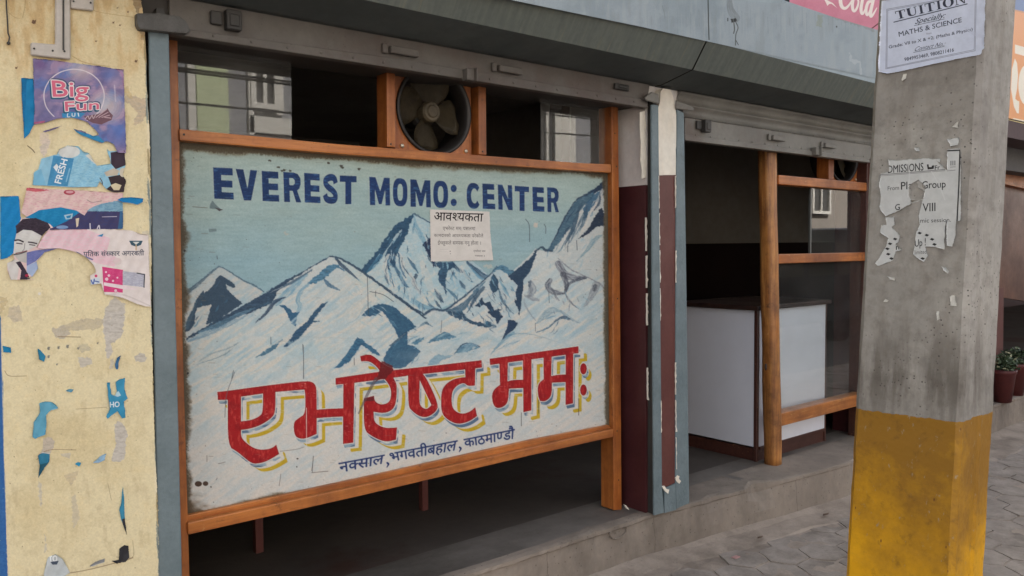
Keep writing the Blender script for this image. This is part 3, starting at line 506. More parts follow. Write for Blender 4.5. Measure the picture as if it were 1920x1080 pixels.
def serif_letter(ch):
    b = lambda x0, y0, x1, y1: [(x0, y0), (x1, y0), (x1, y1), (x0, y1)]
    t = np.linspace(0, 2 * np.pi, 36, endpoint=False)
    return {'T': [[b(0, 0, 1, .08)], [b(0, 0, .07, .3)], [b(.93, 0, 1, .3)], [b(.37, .02, .63, 1)], [b(.22, .94, .78, 1)]],
            'I': [[b(.3, 0, .7, 1)], [b(.08, 0, .92, .06)], [b(.08, .94, .92, 1)]],
            'U': [[[(.1, 0), (.36, 0), (.36, .7), (.45, .88), (.62, .92), (.76, .82), (.8, .6), (.8, 0), (.88, 0), (.88, .66), (.78, .94), (.55, 1.01), (.28, .97), (.14, .84), (.1, .66)]], [b(0, 0, .48, .06)], [b(.68, 0, 1, .06)]],
            'O': [[[(.5 + .5 * np.cos(a), .5 + .51 * np.sin(a)) for a in t], [(.5 + .24 * np.cos(a), .5 + .45 * np.sin(a)) for a in t]]],
            'N': [[b(.12, 0, .2, 1)], [b(.82, 0, .9, 1)], [[(.06, 0), (.36, 0), (.9, 1), (.8, 1)]], [b(0, .94, .34, 1)], [b(.68, 0, 1, .06)]]}[ch]

def serif_word(C, word, quad, col):
    f = C.quadT(quad); adv = {'T': 1., 'U': 1.12, 'I': .62, 'O': 1.15, 'N': 1.15}; tot = sum(adv[c] + .1 for c in word) - .1; x = 0
    for c in word:
        for ring in serif_letter(c):
            m = C.mask_rings([f(*np.array([((x + px * adv[c]) / tot, py) for px, py in r]).T) for r in ring])
            if m: C.put(m[0], m[1], col)
        x += adv[c] + .1

def paint_notice():
    C = paper(800, 386, 928, 496, 4, [[(144, 112), (600, 128), (1152, 150), (1165, 500), (1195, 972), (700, 980), (160, 992), (150, 500)]], (212, 207, 201), (790, 380, 9))
    K = (34, 28, 28)
    C.text('आवश्यकता', [(218, 165), (1046, 186), (1036, 318), (214, 296)], K, grow=.22, matra=True)
    for s, q, g in (('एभरेस्ट मम: पसलमा', [(360, 408), (912, 412), (910, 468), (362, 462)], .05), ('कामदारको आवश्यकता परेकोले', [(214, 530), (1046, 538), (1046, 588), (214, 576)], .05), ('ईच्छुकले सम्पर्क गर्नू होला ।', [(276, 652), (1000, 656), (1000, 712), (276, 706)], .05), ('एभरेस्ट मम', [(876, 802), (1074, 806), (1072, 836), (876, 832)], 0), ('नक्साल १', [(898, 884), (1060, 888), (1058, 914), (898, 910)], 0)):
        C.text(s, q, (52, 48, 48), .85, grow=g, matra=True)
    C.ell(486, 820, 8, 10, (110, 105, 104)); C.ell(490, 862, 8, 8, (140, 136, 134)); C.stroke([(320, 790), (450, 786)], 6, (176, 172, 170), .6); C.stroke([(320, 830), (430, 828)], 6, (180, 176, 172), .5)
    return C

def paint_tuition():
    C = paper(1640, -45, 1856, 146, 4, [[(328, 8), (800, -80), (1206, -150), (1204, 100), (1196, 412), (1178, 420), (1170, 462), (1000, 492), (700, 556), (500, 600), (380, 622), (302, 606), (314, 300)]], (196, 203, 222), (1580, 0, 4.5))
    K = (52, 56, 74)
    for d in (0, 9):
        C.stroke([(372 + d, 78 + d), (1128 - d, -58 + d), (1118 - d, 428 - d), (364 + d, 582 - d), (372 + d, 78 + d)], 4, (110, 114, 134), .9, smooth=False)
    serif_word(C, 'TUITION', [(440, 98), (1036, -52), (1042, 24), (456, 166)], K)
    C.stroke([(432, 187), (1050, 33)], 8, K, .9)
    C.text('Specially:', [(612, 160), (858, 106), (856, 150), (608, 204)], K, grow=.1, shear=.8); C.stroke([(604, 216), (858, 160)], 4, K, .9)
    C.text('MATHS & SCIENCE', [(470, 270), (1002, 146), (1004, 186), (476, 310)], K, grow=.18)
    C.text('from', [(706, 276), (750, 268), (750, 286), (706, 294)], (110, 112, 130))
    C.text('Grade: VII to X & +2; (Maths & Physics)', [(388, 384), (1096, 232), (1096, 258), (390, 410)], K, grow=.08)
    C.text('Contact No.:', [(604, 398), (857, 350), (855, 386), (600, 434)], K, grow=.05, shear=.8); C.stroke([(598, 442), (857, 392)], 4, K, .9)
    C.text('9849953469, 9808211416', [(520, 488), (938, 404), (938, 434), (522, 516)], K, grow=.08)
    C.stroke([(330, 20), (318, 300), (306, 600)], 16, (220, 224, 236), .6); C.stroke([(1040, 240), (1120, 290), (1190, 310)], 30, (184, 190, 210), .5)
    return C

def paint_admission():
    main = [(312, 248), (400, 252), (520, 240), (600, 240), (640, 262), (695, 305), (706, 320), (706, 178), (792, 170), (800, 300), (800, 660), (768, 668), (764, 760), (750, 800), (740, 838), (704, 830), (700, 740), (705, 650), (690, 740), (690, 858), (620, 838), (560, 836), (575, 900), (548, 940), (500, 910), (476, 890), (490, 800), (500, 740), (520, 690), (512, 630), (540, 520), (470, 545), (440, 560), (370, 600), (290, 632), (250, 580), (258, 500), (246, 420), (262, 340), (312, 330)]
    lower = [(290, 640), (350, 632), (352, 690), (330, 705), (390, 760), (380, 800), (360, 820), (410, 860), (360, 870), (340, 930), (240, 968), (222, 950), (260, 890), (290, 840), (310, 780), (250, 740), (262, 690), (296, 690)]
    bits = [[(485, 170), (520, 165), (525, 195), (495, 192)], [(670, 970), (700, 975), (718, 1000), (712, 1020), (680, 995)], [(295, 1030), (340, 1050), (320, 1062)], [(705, 110), (790, 100), (780, 150), (730, 160)], [(600, 245), (665, 240), (660, 270)]]
    C = paper(1636, 252, 1812, 530, 3.5, [main, lower] + bits, (192, 194, 194), (1580, 230, 3.6))
    hole = C.mask_rings([C.blobs([(455, 420), (510, 386), (528, 400), (560, 430), (552, 480), (545, 515), (470, 540), (450, 500), (440, 450)], 1., 3)])
    K = (48, 48, 50)
    C.text('DMISSIONS', [(306, 290), (545, 270), (545, 322), (306, 340)], K, grow=.1); C.poly([(568, 282), (580, 281), (582, 300), (600, 300), (602, 290), (618, 288), (614, 312), (574, 316)], K); C.text('Fr', [(622, 290), (656, 286), (656, 314), (622, 318)], K, grow=.1)
    C.stroke([(250, 352), (500, 332), (690, 316)], 4, (90, 90, 92)); C.stroke([(252, 360), (500, 340), (690, 324)], 3, (110, 110, 112)); C.stroke([(706, 190), (792, 186), (784, 420), (772, 664)], 9, K, smooth=False)
    C.text('III', [(728, 258), (760, 256), (760, 288), (728, 290)], K); C.stroke([(728, 300), (760, 298)], 6, (110, 110, 112), .8, .5); C.stroke([(706, 326), (760, 320)], 4, (120, 120, 122))
    C.text('From', [(304, 430), (380, 424), (380, 452), (304, 458)], (70, 70, 72)); C.text('Pla', [(394, 402), (470, 396), (470, 446), (394, 452)], K, grow=.12); C.text('Group', [(536, 396), (695, 388), (695, 436), (536, 446)], K, grow=.12)
    C.text('G', [(354, 552), (386, 548), (386, 588), (354, 590)], K, grow=.12); C.text('VIII', [(540, 546), (626, 540), (626, 596), (540, 600)], K, grow=.12); C.text('mic session.', [(524, 648), (730, 644), (730, 668), (524, 676)], K, grow=.04)
    C.text('Up !', [(488, 792), (560, 778), (560, 828), (488, 838)], K, grow=.08); C.text('limited', [(486, 862), (566, 856), (566, 884), (486, 890)], (90, 90, 92)); C.text('nu', [(360, 834), (410, 826), (410, 852), (360, 858)], K, grow=.1)
    for x, y in ((354, 786), (320, 818), (302, 852), (308, 888), (330, 918), (520, 746), (568, 760), (604, 788), (620, 822), (540, 918)): C.poly([(x - 16, y), (x - 4, y - 10), (x + 16, y - 2), (x + 2, y + 9)], K)
    if hole: C.put(hole[0], hole[1] * .8, (150, 146, 140)); C.mask[hole[0]] *= 1 - hole[1] * (fbm(*hole[1].shape, 40, 40, 5, 2) > .42)
    for l in ([(430, 250), (450, 330), (440, 500)], [(600, 330), (650, 420), (690, 520)]): C.stroke(l, 8, (206, 208, 208), .6)
    return C

def paint_bigfun():
    ring = [(245, 438), (420, 455), (600, 478), (760, 498), (860, 516), (925, 522), (932, 700), (938, 900), (944, 1080), (944, 1150), (880, 1145), (850, 1080), (800, 1060), (760, 1075), (700, 1050), (600, 1010), (540, 966), (610, 980), (700, 1020), (740, 1010), (700, 960), (640, 910), (540, 882), (430, 890), (340, 920), (252, 936), (258, 800)]
    C = paper(58, 104, 240, 292, 4, [ring, [(320, 985), (400, 960), (470, 942), (400, 975), (340, 992)]], (124, 114, 152), (0, 0, 4))
    H, W = C.h, C.w; n = fbm(H, W, 110, 110, 4, 4); n2 = fbm(H, W, 60, 90, 5, 4); full = (slice(0, H), slice(0, W))
    C.put(full, sstep(.5, .7, n) * .8, (92, 116, 172)); C.put(full, sstep(.55, .75, n2) * .6, (176, 146, 168)); C.put(full, sstep(.55, .75, 1 - n2) * .6, (96, 92, 140))
    for x, y, r, c, a in ((610, 520, 120, (206, 186, 178), .8), (800, 800, 150, (216, 202, 190), .8), (330, 820, 110, (96, 98, 140), .7), (300, 480, 60, (120, 84, 124), .6), (820, 560, 70, (96, 120, 178), .6), (900, 1000, 120, (92, 116, 180), .9), (860, 620, 60, (196, 170, 184), .5)):
        for k in range(8): C.ell(x, y, r * (1 - k / 8.), r * (1 - k / 8.) * .9, c, a / 6)
    th = np.linspace(.35, 2 * np.pi - 3.9 + 3.7, 40); C.stroke([(555 + 226 * np.cos(a), 722 + 202 * np.sin(a)) for a in np.linspace(2.3, 2.3 + 5.1, 40)], 8, (214, 204, 208), .9)
    C.poly([(462, 850), (530, 838), (640, 850), (600, 884), (470, 884)], (60, 132, 178)); [C.stroke(l, 7, (210, 215, 220)) for l in ([(508, 850), (506, 876), (524, 876)], [(540, 852), (542, 870), (560, 870), (562, 850)], [(585, 848), (590, 872)])]
    for g, c, dx, dy in ((3.4, (40, 88, 112), -6, 8), (3.0, (76, 84, 110), 4, -6), (2.2, (222, 214, 214), 0, 0), (.5, (206, 104, 128), 0, 0)):
        C.text('Big', [(388 + dx, 604 + dy), (664 + dx, 622 + dy), (662 + dx, 724 + dy), (398 + dx, 724 + dy)], c, grow=g); C.text('Fun', [(486 + dx, 764 + dy), (742 + dx, 752 + dy), (740 + dx, 818 + dy), (492 + dx, 832 + dy)], c, grow=g * .9)
    C.poly([(628, 872), (720, 858), (760, 846), (806, 812), (822, 840), (846, 866), (836, 900), (760, 934), (700, 924), (650, 900)], (112, 82, 92))
    for k in range(4): C.stroke([(720 + k * 22, 880 + 12 * k - k * 12), (800 + k * 10, 820 + k * 22)], 7, (196, 170, 176), .8)
    C.stroke([(640, 890), (660, 870), (670, 894), (690, 866), (700, 888), (716, 862)], 7, (200, 180, 184), .8)
    C.poly([(540, 966), (600, 990), (680, 1010), (740, 1022), (800, 1080), (690, 1050), (600, 1010)], (52, 132, 176)); C.poly([(250, 930), (260, 915), (340, 905), (330, 922)], (160, 90, 120)); C.stroke([(858, 640), (866, 760)], 10, (220, 214, 220), .5, .6)
    C.stroke([(880, 520), (915, 560), (925, 640)], 8, (170, 120, 150), .6)
    return C

def paint_fresh():
    ring = [(232, 112), (320, 88), (330, 60), (380, 38), (440, 42), (465, 72), (500, 82), (545, 152), (622, 140), (600, 60), (620, 70), (700, 68), (706, 150), (690, 200), (708, 240), (694, 302), (640, 302), (596, 285), (560, 240), (545, 272), (400, 274), (270, 266), (182, 262), (190, 190), (215, 172)]
    C = paper(56, 268, 240, 364, 4, [ring], (140, 186, 208), (0, 260, 3))
    C.poly([(420, 60), (540, 140), (620, 150), (560, 270), (390, 272), (400, 130)], (150, 194, 212), tex=.8, alt=(112, 168, 200), seed=3); C.poly([(182, 262), (190, 190), (230, 170), (260, 264)], (120, 176, 204)); C.poly([(300, 94), (416, 112), (380, 268), (266, 262)], (66, 134, 176), tex=.5, alt=(90, 154, 190), seed=4)
    C.ell(388, 74, 62, 34, (206, 208, 204), j=1.5); C.poly([(480, 95), (560, 60), (620, 110), (620, 140), (545, 152)], (206, 204, 194), j=1)
    C.text('FRESH', [(306, 246), (346, 112), (380, 120), (342, 254)], (222, 228, 232), grow=.4); C.poly([(300, 160), (318, 140), (330, 158), (318, 186)], (214, 222, 226)); C.stroke([(372, 240), (392, 170)], 7, (160, 200, 220), .8, .6)
    C.poly([(622, 78), (705, 66), (706, 150), (650, 172), (624, 140)], (62, 50, 62)); C.poly([(608, 216), (690, 200), (708, 240), (694, 302), (640, 302), (596, 285), (625, 262)], (58, 46, 50)); C.poly([(585, 190), (640, 166), (672, 180), (660, 206), (600, 212)], (190, 178, 160)); C.poly([(620, 262), (650, 250), (684, 262), (670, 290), (640, 290)], (206, 192, 160)); C.ell(690, 190, 18, 26, (200, 190, 170))
    C.stroke([(562, 222), (575, 245), (572, 270)], 5, (70, 60, 64)); C.ell(600, 100, 16, 12, (120, 160, 196))
    return C

def paint_faceposter():
    rings = [[(0, 325), (105, 322), (116, 440), (130, 448), (150, 438), (118, 420), (150, 275), (270, 282), (480, 292), (690, 306), (692, 508), (560, 512), (300, 512), (262, 520), (235, 548), (210, 600), (205, 612), (330, 616), (250, 640), (205, 690), (212, 730), (182, 776), (150, 782), (196, 792), (60, 794), (40, 740), (40, 700), (78, 680), (74, 645), (40, 672), (0, 680)]]
    C = paper(-2, 348, 236, 528, 3.5, rings, (216, 190, 186), (0, 260, 3))
    C.poly([(118, 280), (300, 280), (690, 300), (690, 360), (560, 366), (470, 428), (430, 405), (340, 388), (220, 402), (130, 440)], (216, 190, 184), tex=.7, alt=(204, 150, 160), seed=3); C.poly([(150, 270), (200, 280), (280, 290), (200, 300), (140, 290)], (186, 60, 76), .7, j=1); C.ell(390, 302, 32, 15, (160, 60, 76)); C.ell(392, 300, 22, 8, (200, 150, 156)); C.stroke([(490, 345), (520, 358), (570, 350)], 5, (150, 130, 130), .8)
    C.poly([(-5, 325), (106, 322), (118, 450), (96, 505), (80, 600), (75, 645), (40, 672), (-5, 680)], (18, 122, 182), tex=.5, alt=(40, 140, 190), seed=5); C.poly([(140, 446), (220, 402), (340, 386), (430, 404), (450, 418), (380, 470), (300, 500), (280, 480), (200, 450)], (22, 122, 172), tex=.5, alt=(50, 142, 186), seed=6)
    C.poly([(280, 505), (300, 500), (380, 462), (446, 416), (475, 432), (492, 408), (692, 408), (692, 512), (280, 514)], (66, 62, 98), tex=.6, alt=(50, 62, 110), seed=7); C.poly([(488, 408), (520, 384), (570, 366), (655, 350), (692, 356), (692, 410)], (128, 166, 186), j=1, tex=.7, alt=(84, 130, 160), seed=8); C.poly([(676, 408), (692, 408), (692, 512), (662, 512)], (60, 100, 140))
    C.stroke([(575, 440), (656, 438)], 4, (180, 176, 190)); [C.stroke(l, 6, (200, 196, 206)) for l in ([(506, 478), (508, 508)], [(545, 510), (556, 488), (562, 512)])]; C.poly([(425, 450), (445, 446), (440, 490), (430, 500)], (214, 200, 176)); C.poly([(360, 430), (410, 420), (405, 450), (370, 455)], (160, 190, 204)); C.poly([(372, 436), (400, 430), (396, 444), (376, 448)], (22, 122, 172)); C.ell(350, 498, 34, 10, (120, 150, 190))
    C.poly([(92, 535), (88, 490), (128, 452), (200, 446), (270, 474), (284, 500), (236, 548), (180, 518), (130, 514)], (48, 40, 52), j=.8, tex=.6, alt=(80, 66, 80), seed=9); C.poly([(94, 536), (130, 512), (180, 517), (234, 546), (214, 600), (150, 632), (118, 642), (78, 648), (80, 580)], (204, 202, 198), tex=.5, alt=(186, 184, 186), seed=10)
    C.stroke([(84, 572), (106, 570), (130, 580)], 9, (64, 56, 62)); C.stroke([(94, 588), (124, 592)], 7, (88, 78, 84)); C.stroke([(160, 582), (180, 584), (206, 590)], 8, (74, 66, 72)); C.stroke([(166, 596), (196, 600)], 6, (96, 88, 92)); C.stroke([(140, 590), (136, 620), (126, 632)], 5, (150, 146, 146)); C.stroke([(90, 646), (120, 640), (150, 632)], 8, (130, 84, 84))
    C.poly([(36, 696), (76, 676), (112, 688), (96, 796), (60, 796)], (204, 200, 196)); C.poly([(88, 696), (114, 688), (150, 748), (170, 790), (112, 794), (120, 740)], (56, 46, 60), j=1); C.ell(150, 770, 10, 8, (160, 40, 70)); C.poly([(150, 640), (200, 628), (330, 614), (250, 642), (200, 690), (150, 716)], (112, 118, 170), tex=.5, alt=(80, 86, 150), seed=11); C.poly([(150, 716), (205, 690), (214, 732), (182, 778), (150, 750)], (160, 176, 206)); C.poly([(74, 650), (150, 636), (150, 700), (110, 690)], (180, 176, 172)); C.stroke([(70, 652), (110, 648), (146, 636)], 6, (80, 76, 80))
    return C

def paint_incense():
    ring = [(268, 514), (400, 510), (580, 508), (700, 512), (745, 518), (790, 536), (834, 540), (838, 700), (848, 945), (820, 944), (770, 930), (690, 896), (640, 884), (590, 878), (575, 840), (568, 815), (510, 822), (504, 770), (540, 750), (522, 705), (480, 664), (430, 640), (400, 630), (330, 617), (230, 620), (203, 614), (240, 556)]
    C = paper(62, 426, 286, 580, 4, [ring], (218, 208, 204), (0, 260, 3))
    C.poly([(200, 620), (270, 510), (480, 508), (620, 560), (600, 640), (680, 680), (640, 720), (540, 700), (430, 640), (300, 616)], (222, 184, 194), tex=.8, alt=(214, 200, 202), seed=3); C.poly([(545, 548), (582, 534), (575, 552)], (40, 130, 180))
    C.poly([(725, 574), (803, 574), (792, 598), (765, 608), (738, 598)], (56, 84, 100)); C.poly([(745, 580), (785, 580), (765, 596)], (206, 206, 200)); C.stroke([(765, 600), (765, 625)], 8, (190, 160, 120), .8)
    C.text('प्रतिक संस्कार अगरबती', [(470, 638), (810, 632), (810, 656), (470, 662)], (76, 78, 92), grow=.2, matra=True); C.poly([(425, 634), (445, 642), (470, 660), (455, 660)], (86, 96, 140)); C.stroke([(480, 664), (520, 680)], 8, (86, 96, 140), .8)
    C.poly([(574, 720), (692, 738), (690, 866), (584, 862)], (200, 62, 118), tex=.5, alt=(214, 110, 150), seed=4); C.poly([(690, 745), (816, 760), (814, 836), (690, 822)], (166, 166, 182), tex=.8, alt=(200, 200, 206), seed=5); C.poly([(584, 808), (700, 826), (780, 850), (690, 846), (584, 826)], (222, 206, 210)); C.stroke([(770, 756), (812, 764), (810, 836)], 6, (60, 62, 66), smooth=False)
    for x, y, r in ((600, 790, 9), (612, 770, 7), (636, 800, 6), (660, 782, 5), (596, 750, 6), (650, 855, 8)): C.ell(x, y, r, r, (226, 196, 206))
    C.poly([(508, 822), (512, 790), (560, 780), (562, 812)], (196, 206, 214)); C.stroke([(512, 796), (524, 816), (530, 790)], 7, (80, 100, 160)); C.ell(540, 772, 8, 8, (200, 70, 110)); C.stroke([(530, 800), (556, 806)], 6, (70, 90, 150))
    C.stroke([(600, 878), (700, 880), (842, 940)], 8, (196, 186, 180), .7); C.poly([(630, 900), (660, 860), (690, 880), (660, 900)], (210, 200, 200)); C.ell(660, 690, 24, 20, (206, 190, 186), .7, j=1)
    return C

SCRAPS = [  # torn blue leftovers on the wall: outline in (0,600) x2.25 pixels, colours, what it looks like
    ([(10, 108), (46, 116), (46, 138), (14, 136)], (30, 124, 168), 'small blue paper scrap at the blue edge of the yellow wall'),
    ([(156, 118), (172, 128), (192, 152), (186, 176), (164, 166)], (46, 124, 156), 'small drop shaped blue paper scrap left high on the yellow wall'),
    ([(274, 298), (292, 290), (312, 292), (300, 306)], (96, 150, 172), 'tiny pale blue paper sliver in the middle of the yellow wall'),
    ([(165, 350), (190, 342), (218, 346), (234, 356), (246, 372), (216, 380), (194, 402), (196, 440), (190, 482), (150, 500), (135, 494), (142, 430), (168, 388)], (96, 160, 186), 'long bent pale blue paper scrap on the yellow wall'),
    ([(158, 570), (180, 556), (212, 560), (206, 600), (176, 640), (160, 668), (166, 612)], (48, 118, 148), 'blue paper scrap tapering to a dark point, on the yellow wall'),
    ([(314, 606), (330, 598), (342, 602), (334, 618)], (60, 150, 186), 'tiny bright blue paper fleck beside a torn slip on the wall'),
    ([(388, 602), (420, 576), (448, 562), (440, 590), (416, 602)], (140, 172, 196), 'pale lilac blue paper scrap pointing right on the yellow wall'),
    ([(502, 800), (510, 770), (518, 696), (524, 760), (526, 830), (536, 912), (524, 880), (510, 840)], (60, 134, 164), 'thin upright blue and black paper sliver on the yellow wall'),
    ([(468, 1016), (500, 1010), (504, 964), (524, 948), (542, 952), (546, 1000), (530, 1020), (490, 1026)], (48, 48, 52), 'black paper scrap at the foot of the yellow wall'),
    ([(372, 1040), (400, 1020), (442, 1006), (440, 1022), (400, 1036)], (130, 132, 134), 'grey paper sliver lying slanted near the wall foot'),
    ([(182, 1082), (190, 1040), (202, 1002), (232, 985), (262, 1004), (274, 1024), (296, 1066), (260, 1082)], (186, 192, 194), 'pale grey paper scrap with printed letters at the wall foot'),
    ([(490, 210), (482, 190), (492, 160), (508, 148), (500, 180), (498, 205)], (64, 110, 150), 'narrow blue paper curl above the lettered blue scrap'),
]
def paint_scrap(i):
    pts, col, lab = SCRAPS[i]; p = np.array(pts, float) / 2.25 + [0, 600]
    lo, hi = p.min(0) - 3, p.max(0) + 3
    C = paper(lo[0], lo[1], hi[0], hi[1], 4, [pts], col, (0, 600, 2.25))
    if i == 10: C.text('TO', [(204, 996), (240, 992), (242, 1018), (208, 1022)], (232, 236, 238), grow=.4); C.poly([(212, 1020), (248, 1016), (240, 1032), (222, 1032)], (70, 80, 96))
    if i == 7: C.poly([(515, 840), (530, 836), (540, 916), (520, 890)], (50, 50, 56))
    if i == 4: C.poly([(158, 612), (206, 600), (176, 642), (158, 670)], (38, 88, 108)); C.stroke([(150, 572), (180, 558), (214, 564)], 7, (206, 204, 198))
    if i == 9: C.stroke([(376, 1044), (440, 1024)], 7, (196, 196, 194))
    return C
def paint_lettered():
    C = paper(198, 706, 242, 790, 5, [[(450, 264), (463, 262), (468, 312), (484, 318), (492, 300), (486, 262), (500, 250), (528, 244), (524, 290), (538, 330), (522, 342), (530, 412), (514, 416), (494, 384), (452, 418), (448, 406), (462, 376), (456, 330)]], (60, 142, 178), (0, 600, 2.25))
    C.text('HO', [(464, 346), (504, 344), (504, 366), (464, 368)], (206, 216, 220), grow=.35); C.poly([(470, 316), (500, 300), (510, 318), (496, 324)], (170, 200, 212))
    return C
def paint_bluestrip():
    C = paper(218, 366, 270, 388, 4, [[(656, 346), (682, 332), (740, 330), (803, 336), (800, 358), (772, 372), (720, 362), (690, 358)]], (24, 120, 176), (0, 260, 3)); C.stroke([(690, 360), (740, 366), (775, 374), (800, 360)], 6, (214, 208, 196)); return C
def paint_bluebehind():
    C = paper(38, 142, 66, 264, 4, [[(158, 584), (245, 592), (262, 700), (258, 930), (215, 1010), (180, 1042), (172, 900), (160, 700)]], (26, 122, 172), (0, 0, 4)); C.poly([(160, 590), (200, 590), (180, 1040), (165, 900)], (18, 104, 154), tex=.5, alt=(30, 130, 180)); return C

def paint_wall():
    C = Canvas(-3, -3, 306, 1083, 1.5, (222, 209, 172)); H, W = C.h, C.w; full = (slice(0, H), slice(0, W))
    n = fbm(H, W, 160, 160, 3, 5); n2 = fbm(H, W, 26, 26, 4, 4); n3 = fbm(H, W, 60, 20, 6, 4); yy = np.linspace(0, 1, H)[:, None]
    C.put(full, sstep(.45, .75, n) * .35, (194, 174, 128)); C.put(full, sstep(.52, .75, n2) * .2, (184, 166, 126)); C.put(full, sstep(.55, .78, 1 - n2) * .4, (222, 204, 160)); C.put(full, (sstep(.3, .0, yy) * (.3 + .7 * sstep(.4, .7, n3)) * .5), (186, 144, 92)); C.put(full, sstep(.62, .82, n3) * .15, (160, 140, 108))  # top of the wall darkened and warmed, carrying the canopy's shade in the colour
    pl, gr = (196, 190, 182), (166, 158, 148)
    C.z(0, 600, 2.25)
    for i, (p, c, a) in enumerate([([(430, 0), (445, -30), (520, -40), (522, 20), (512, 68), (470, 100), (472, 150), (450, 160), (440, 60)], pl, .95), ([(480, 440), (505, 425), (538, 470), (525, 590), (498, 600), (468, 592), (490, 520)], pl, .95), ([(328, 160), (382, 158), (392, 190), (340, 198)], pl, .8), ([(566, 152), (600, 140), (622, 160), (612, 178), (574, 176)], pl, .9), ([(330, 105), (370, 100), (384, 125), (340, 140)], (200, 190, 160), .8), ([(180, 500), (220, 495), (235, 520), (215, 560), (160, 575), (185, 535)], (190, 178, 164), .9), ([(220, 40), (270, 20), (300, 55), (260, 80), (230, 70)], (178, 170, 160), .7), ([(300, 745), (318, 735), (335, 840), (310, 880)], (194, 184, 164), .6), ([(160, 680), (175, 690), (178, 790), (168, 780)], (196, 190, 180), .7), ([(255, 565), (300, 560), (295, 585)], pl, .6), ([(190, 900), (200, 970), (185, 985)], pl, .6), ([(270, 655), (340, 630), (300, 700)], (194, 178, 150), .6), ([(465, 165), (480, 160), (478, 200), (462, 205)], pl, .7)]): C.poly(p, c, a, j=1.6, tex=.6, alt=gr, seed=20 + i)
    for l, w in (([(20, 215), (40, 236), (112, 236)], 3), ([(320, 376), (450, 368)], 2), ([(245, 70), (340, 72)], 4), ([(150, 1085), (350, 1058), (540, 1010), (560, 1000)], 4), ([(155, 590), (200, 550), (320, 548)], 3), ([(490, 1000), (560, 1000), (560, 930)], 2), ([(455, 690), (470, 760)], 2)): C.stroke(l, w, (138, 118, 92), .7)
    for x, y, r in ((205, 120, 7), (247, 117, 6), (285, 112, 7), (240, 188, 4), (412, 98, 4), (330, 120, 5), (205, 155, 6)): C.ell(x, y, r * .8, r * 1.1, (104, 104, 104), .8, j=1)
    C.z(0, 260, 3)
    for i, (p, c, a) in enumerate([([(50, 950), (110, 935), (125, 1020), (80, 1035), (50, 1000)], (198, 184, 160), .8), ([(590, 960), (640, 890), (705, 930), (700, 1010), (690, 1090), (580, 1090)], pl, .9), ([(330, 1060), (450, 1015), (560, 1010), (585, 1030), (560, 1070), (350, 1085)], (188, 176, 152), .7), ([(770, 640), (800, 520), (835, 520), (840, 560)], pl, .5), ([(0, 890), (40, 890), (45, 920), (0, 990)], (190, 170, 130), .6), ([(225, 60), (245, 0), (290, 0), (250, 110)], (212, 196, 186), .8)]): C.poly(p, c, a, j=1.6, tex=.6, alt=gr, seed=50 + i)
    C.ell(222, 872, 8, 8, (220, 214, 206)); C.stroke([(155, 40), (180, 60), (195, 78)], 5, (110, 96, 76)); C.stroke([(830, 300), (838, 330)], 12, (226, 210, 170))
    C.z(0, 0, 4)
    for i, (p, c, a) in enumerate([([(940, 720), (1000, 715), (1060, 740), (1090, 735), (1100, 860), (1060, 930), (1000, 935), (1030, 850), (970, 780), (940, 770)], (196, 176, 150), .85), ([(300, 1000), (330, 985), (370, 1010), (350, 1080), (300, 1080)], (214, 196, 180), .7), ([(1040, 100), (1070, 230), (1095, 300), (1060, 300), (1030, 180)], (150, 122, 78), .6), ([(990, -10), (1090, -10), (1060, 40), (1040, 110), (1010, 60)], (120, 100, 76), .6), ([(880, 700), (960, 640), (1000, 740)], (196, 170, 120), .5)]): C.poly(p, c, a, j=2, tex=.6, alt=gr, seed=70 + i)  # the dark patch by the roller bracket paints in the shading there
    for l, w, c in (([(190, 0), (185, 60), (170, 130)], 5, (150, 120, 80)), ([(60, 90), (110, 130), (150, 138)], 4, (160, 130, 90)), ([(690, 60), (740, 90), (1000, 130)], 4, (160, 130, 86)), ([(1085, 300), (1100, 420), (1095, 560)], 10, (150, 126, 80)), ([(1100, 800), (1095, 870)], 10, (110, 96, 80)), ([(540, 420), (640, 470), (820, 500)], 6, (156, 128, 84))): C.stroke(l, w, c, .6, .3)
    for x, y, r in ((254, 165, 16), (122, 510, 8), (850, 170, 7), (900, 190, 6), (720, 310, 6), (880, 60, 5), (960, 90, 6), (1020, 460, 10)): C.ell(x, y, r, r, (110, 84, 66), j=1.2)
    # blue paint at the street corner of the wall
    C.z(); C.poly([(-5, 560), (2, 600), (3, 690), (6, 720), (7, 850), (10, 900), (12, 1000), (15, 1090), (-5, 1090)], (50, 98, 158), j=.5, seed=5, tex=.4, alt=(70, 116, 170)); C.stroke([(2, 600), (4, 700), (8, 860), (13, 1000), (16, 1085)], 2, (206, 196, 176), .8, .4)
    # ragged grey overpaint along the door jamb
    C.scatter(700, .3, 1.0, (150, 126, 90), .6, 5); C.scatter(260, .4, 1.4, (226, 210, 168), .6, 6); C.scatter(90, .5, 1.6, (110, 96, 80), .6, 9)
    C.rgb[:] = C.rgb + ((fbm(H, W, 3, 3, 7, 2) - .5) * 14)[..., None]
    C.z()
    for k in range(160): y_ = (k * 53.7) % 1080; xe = 274 + (y_ - 60) * .0245; C.stroke([(xe - (k * 7 % 5), y_), (xe + 1 - (k % 3), y_ + 6 + k % 23)], 1.5 + k % 3, ((120, 132, 134), (226, 214, 184), (150, 134, 100), (110, 122, 126))[k % 4], .7, .4, k)
    e = C.blobs([(-8, -8), (264, -8), (270, 40), (272, 60), (275, 110), (276, 170), (281, 250), (284, 420), (285, 600), (290, 800), (296, 940), (299, 1090), (-8, 1090)], .7, 4); m = C.mask_rings([e]); C.mask = np.zeros((H, W), np.float32); C.mask[m[0]] = m[1]
    return C

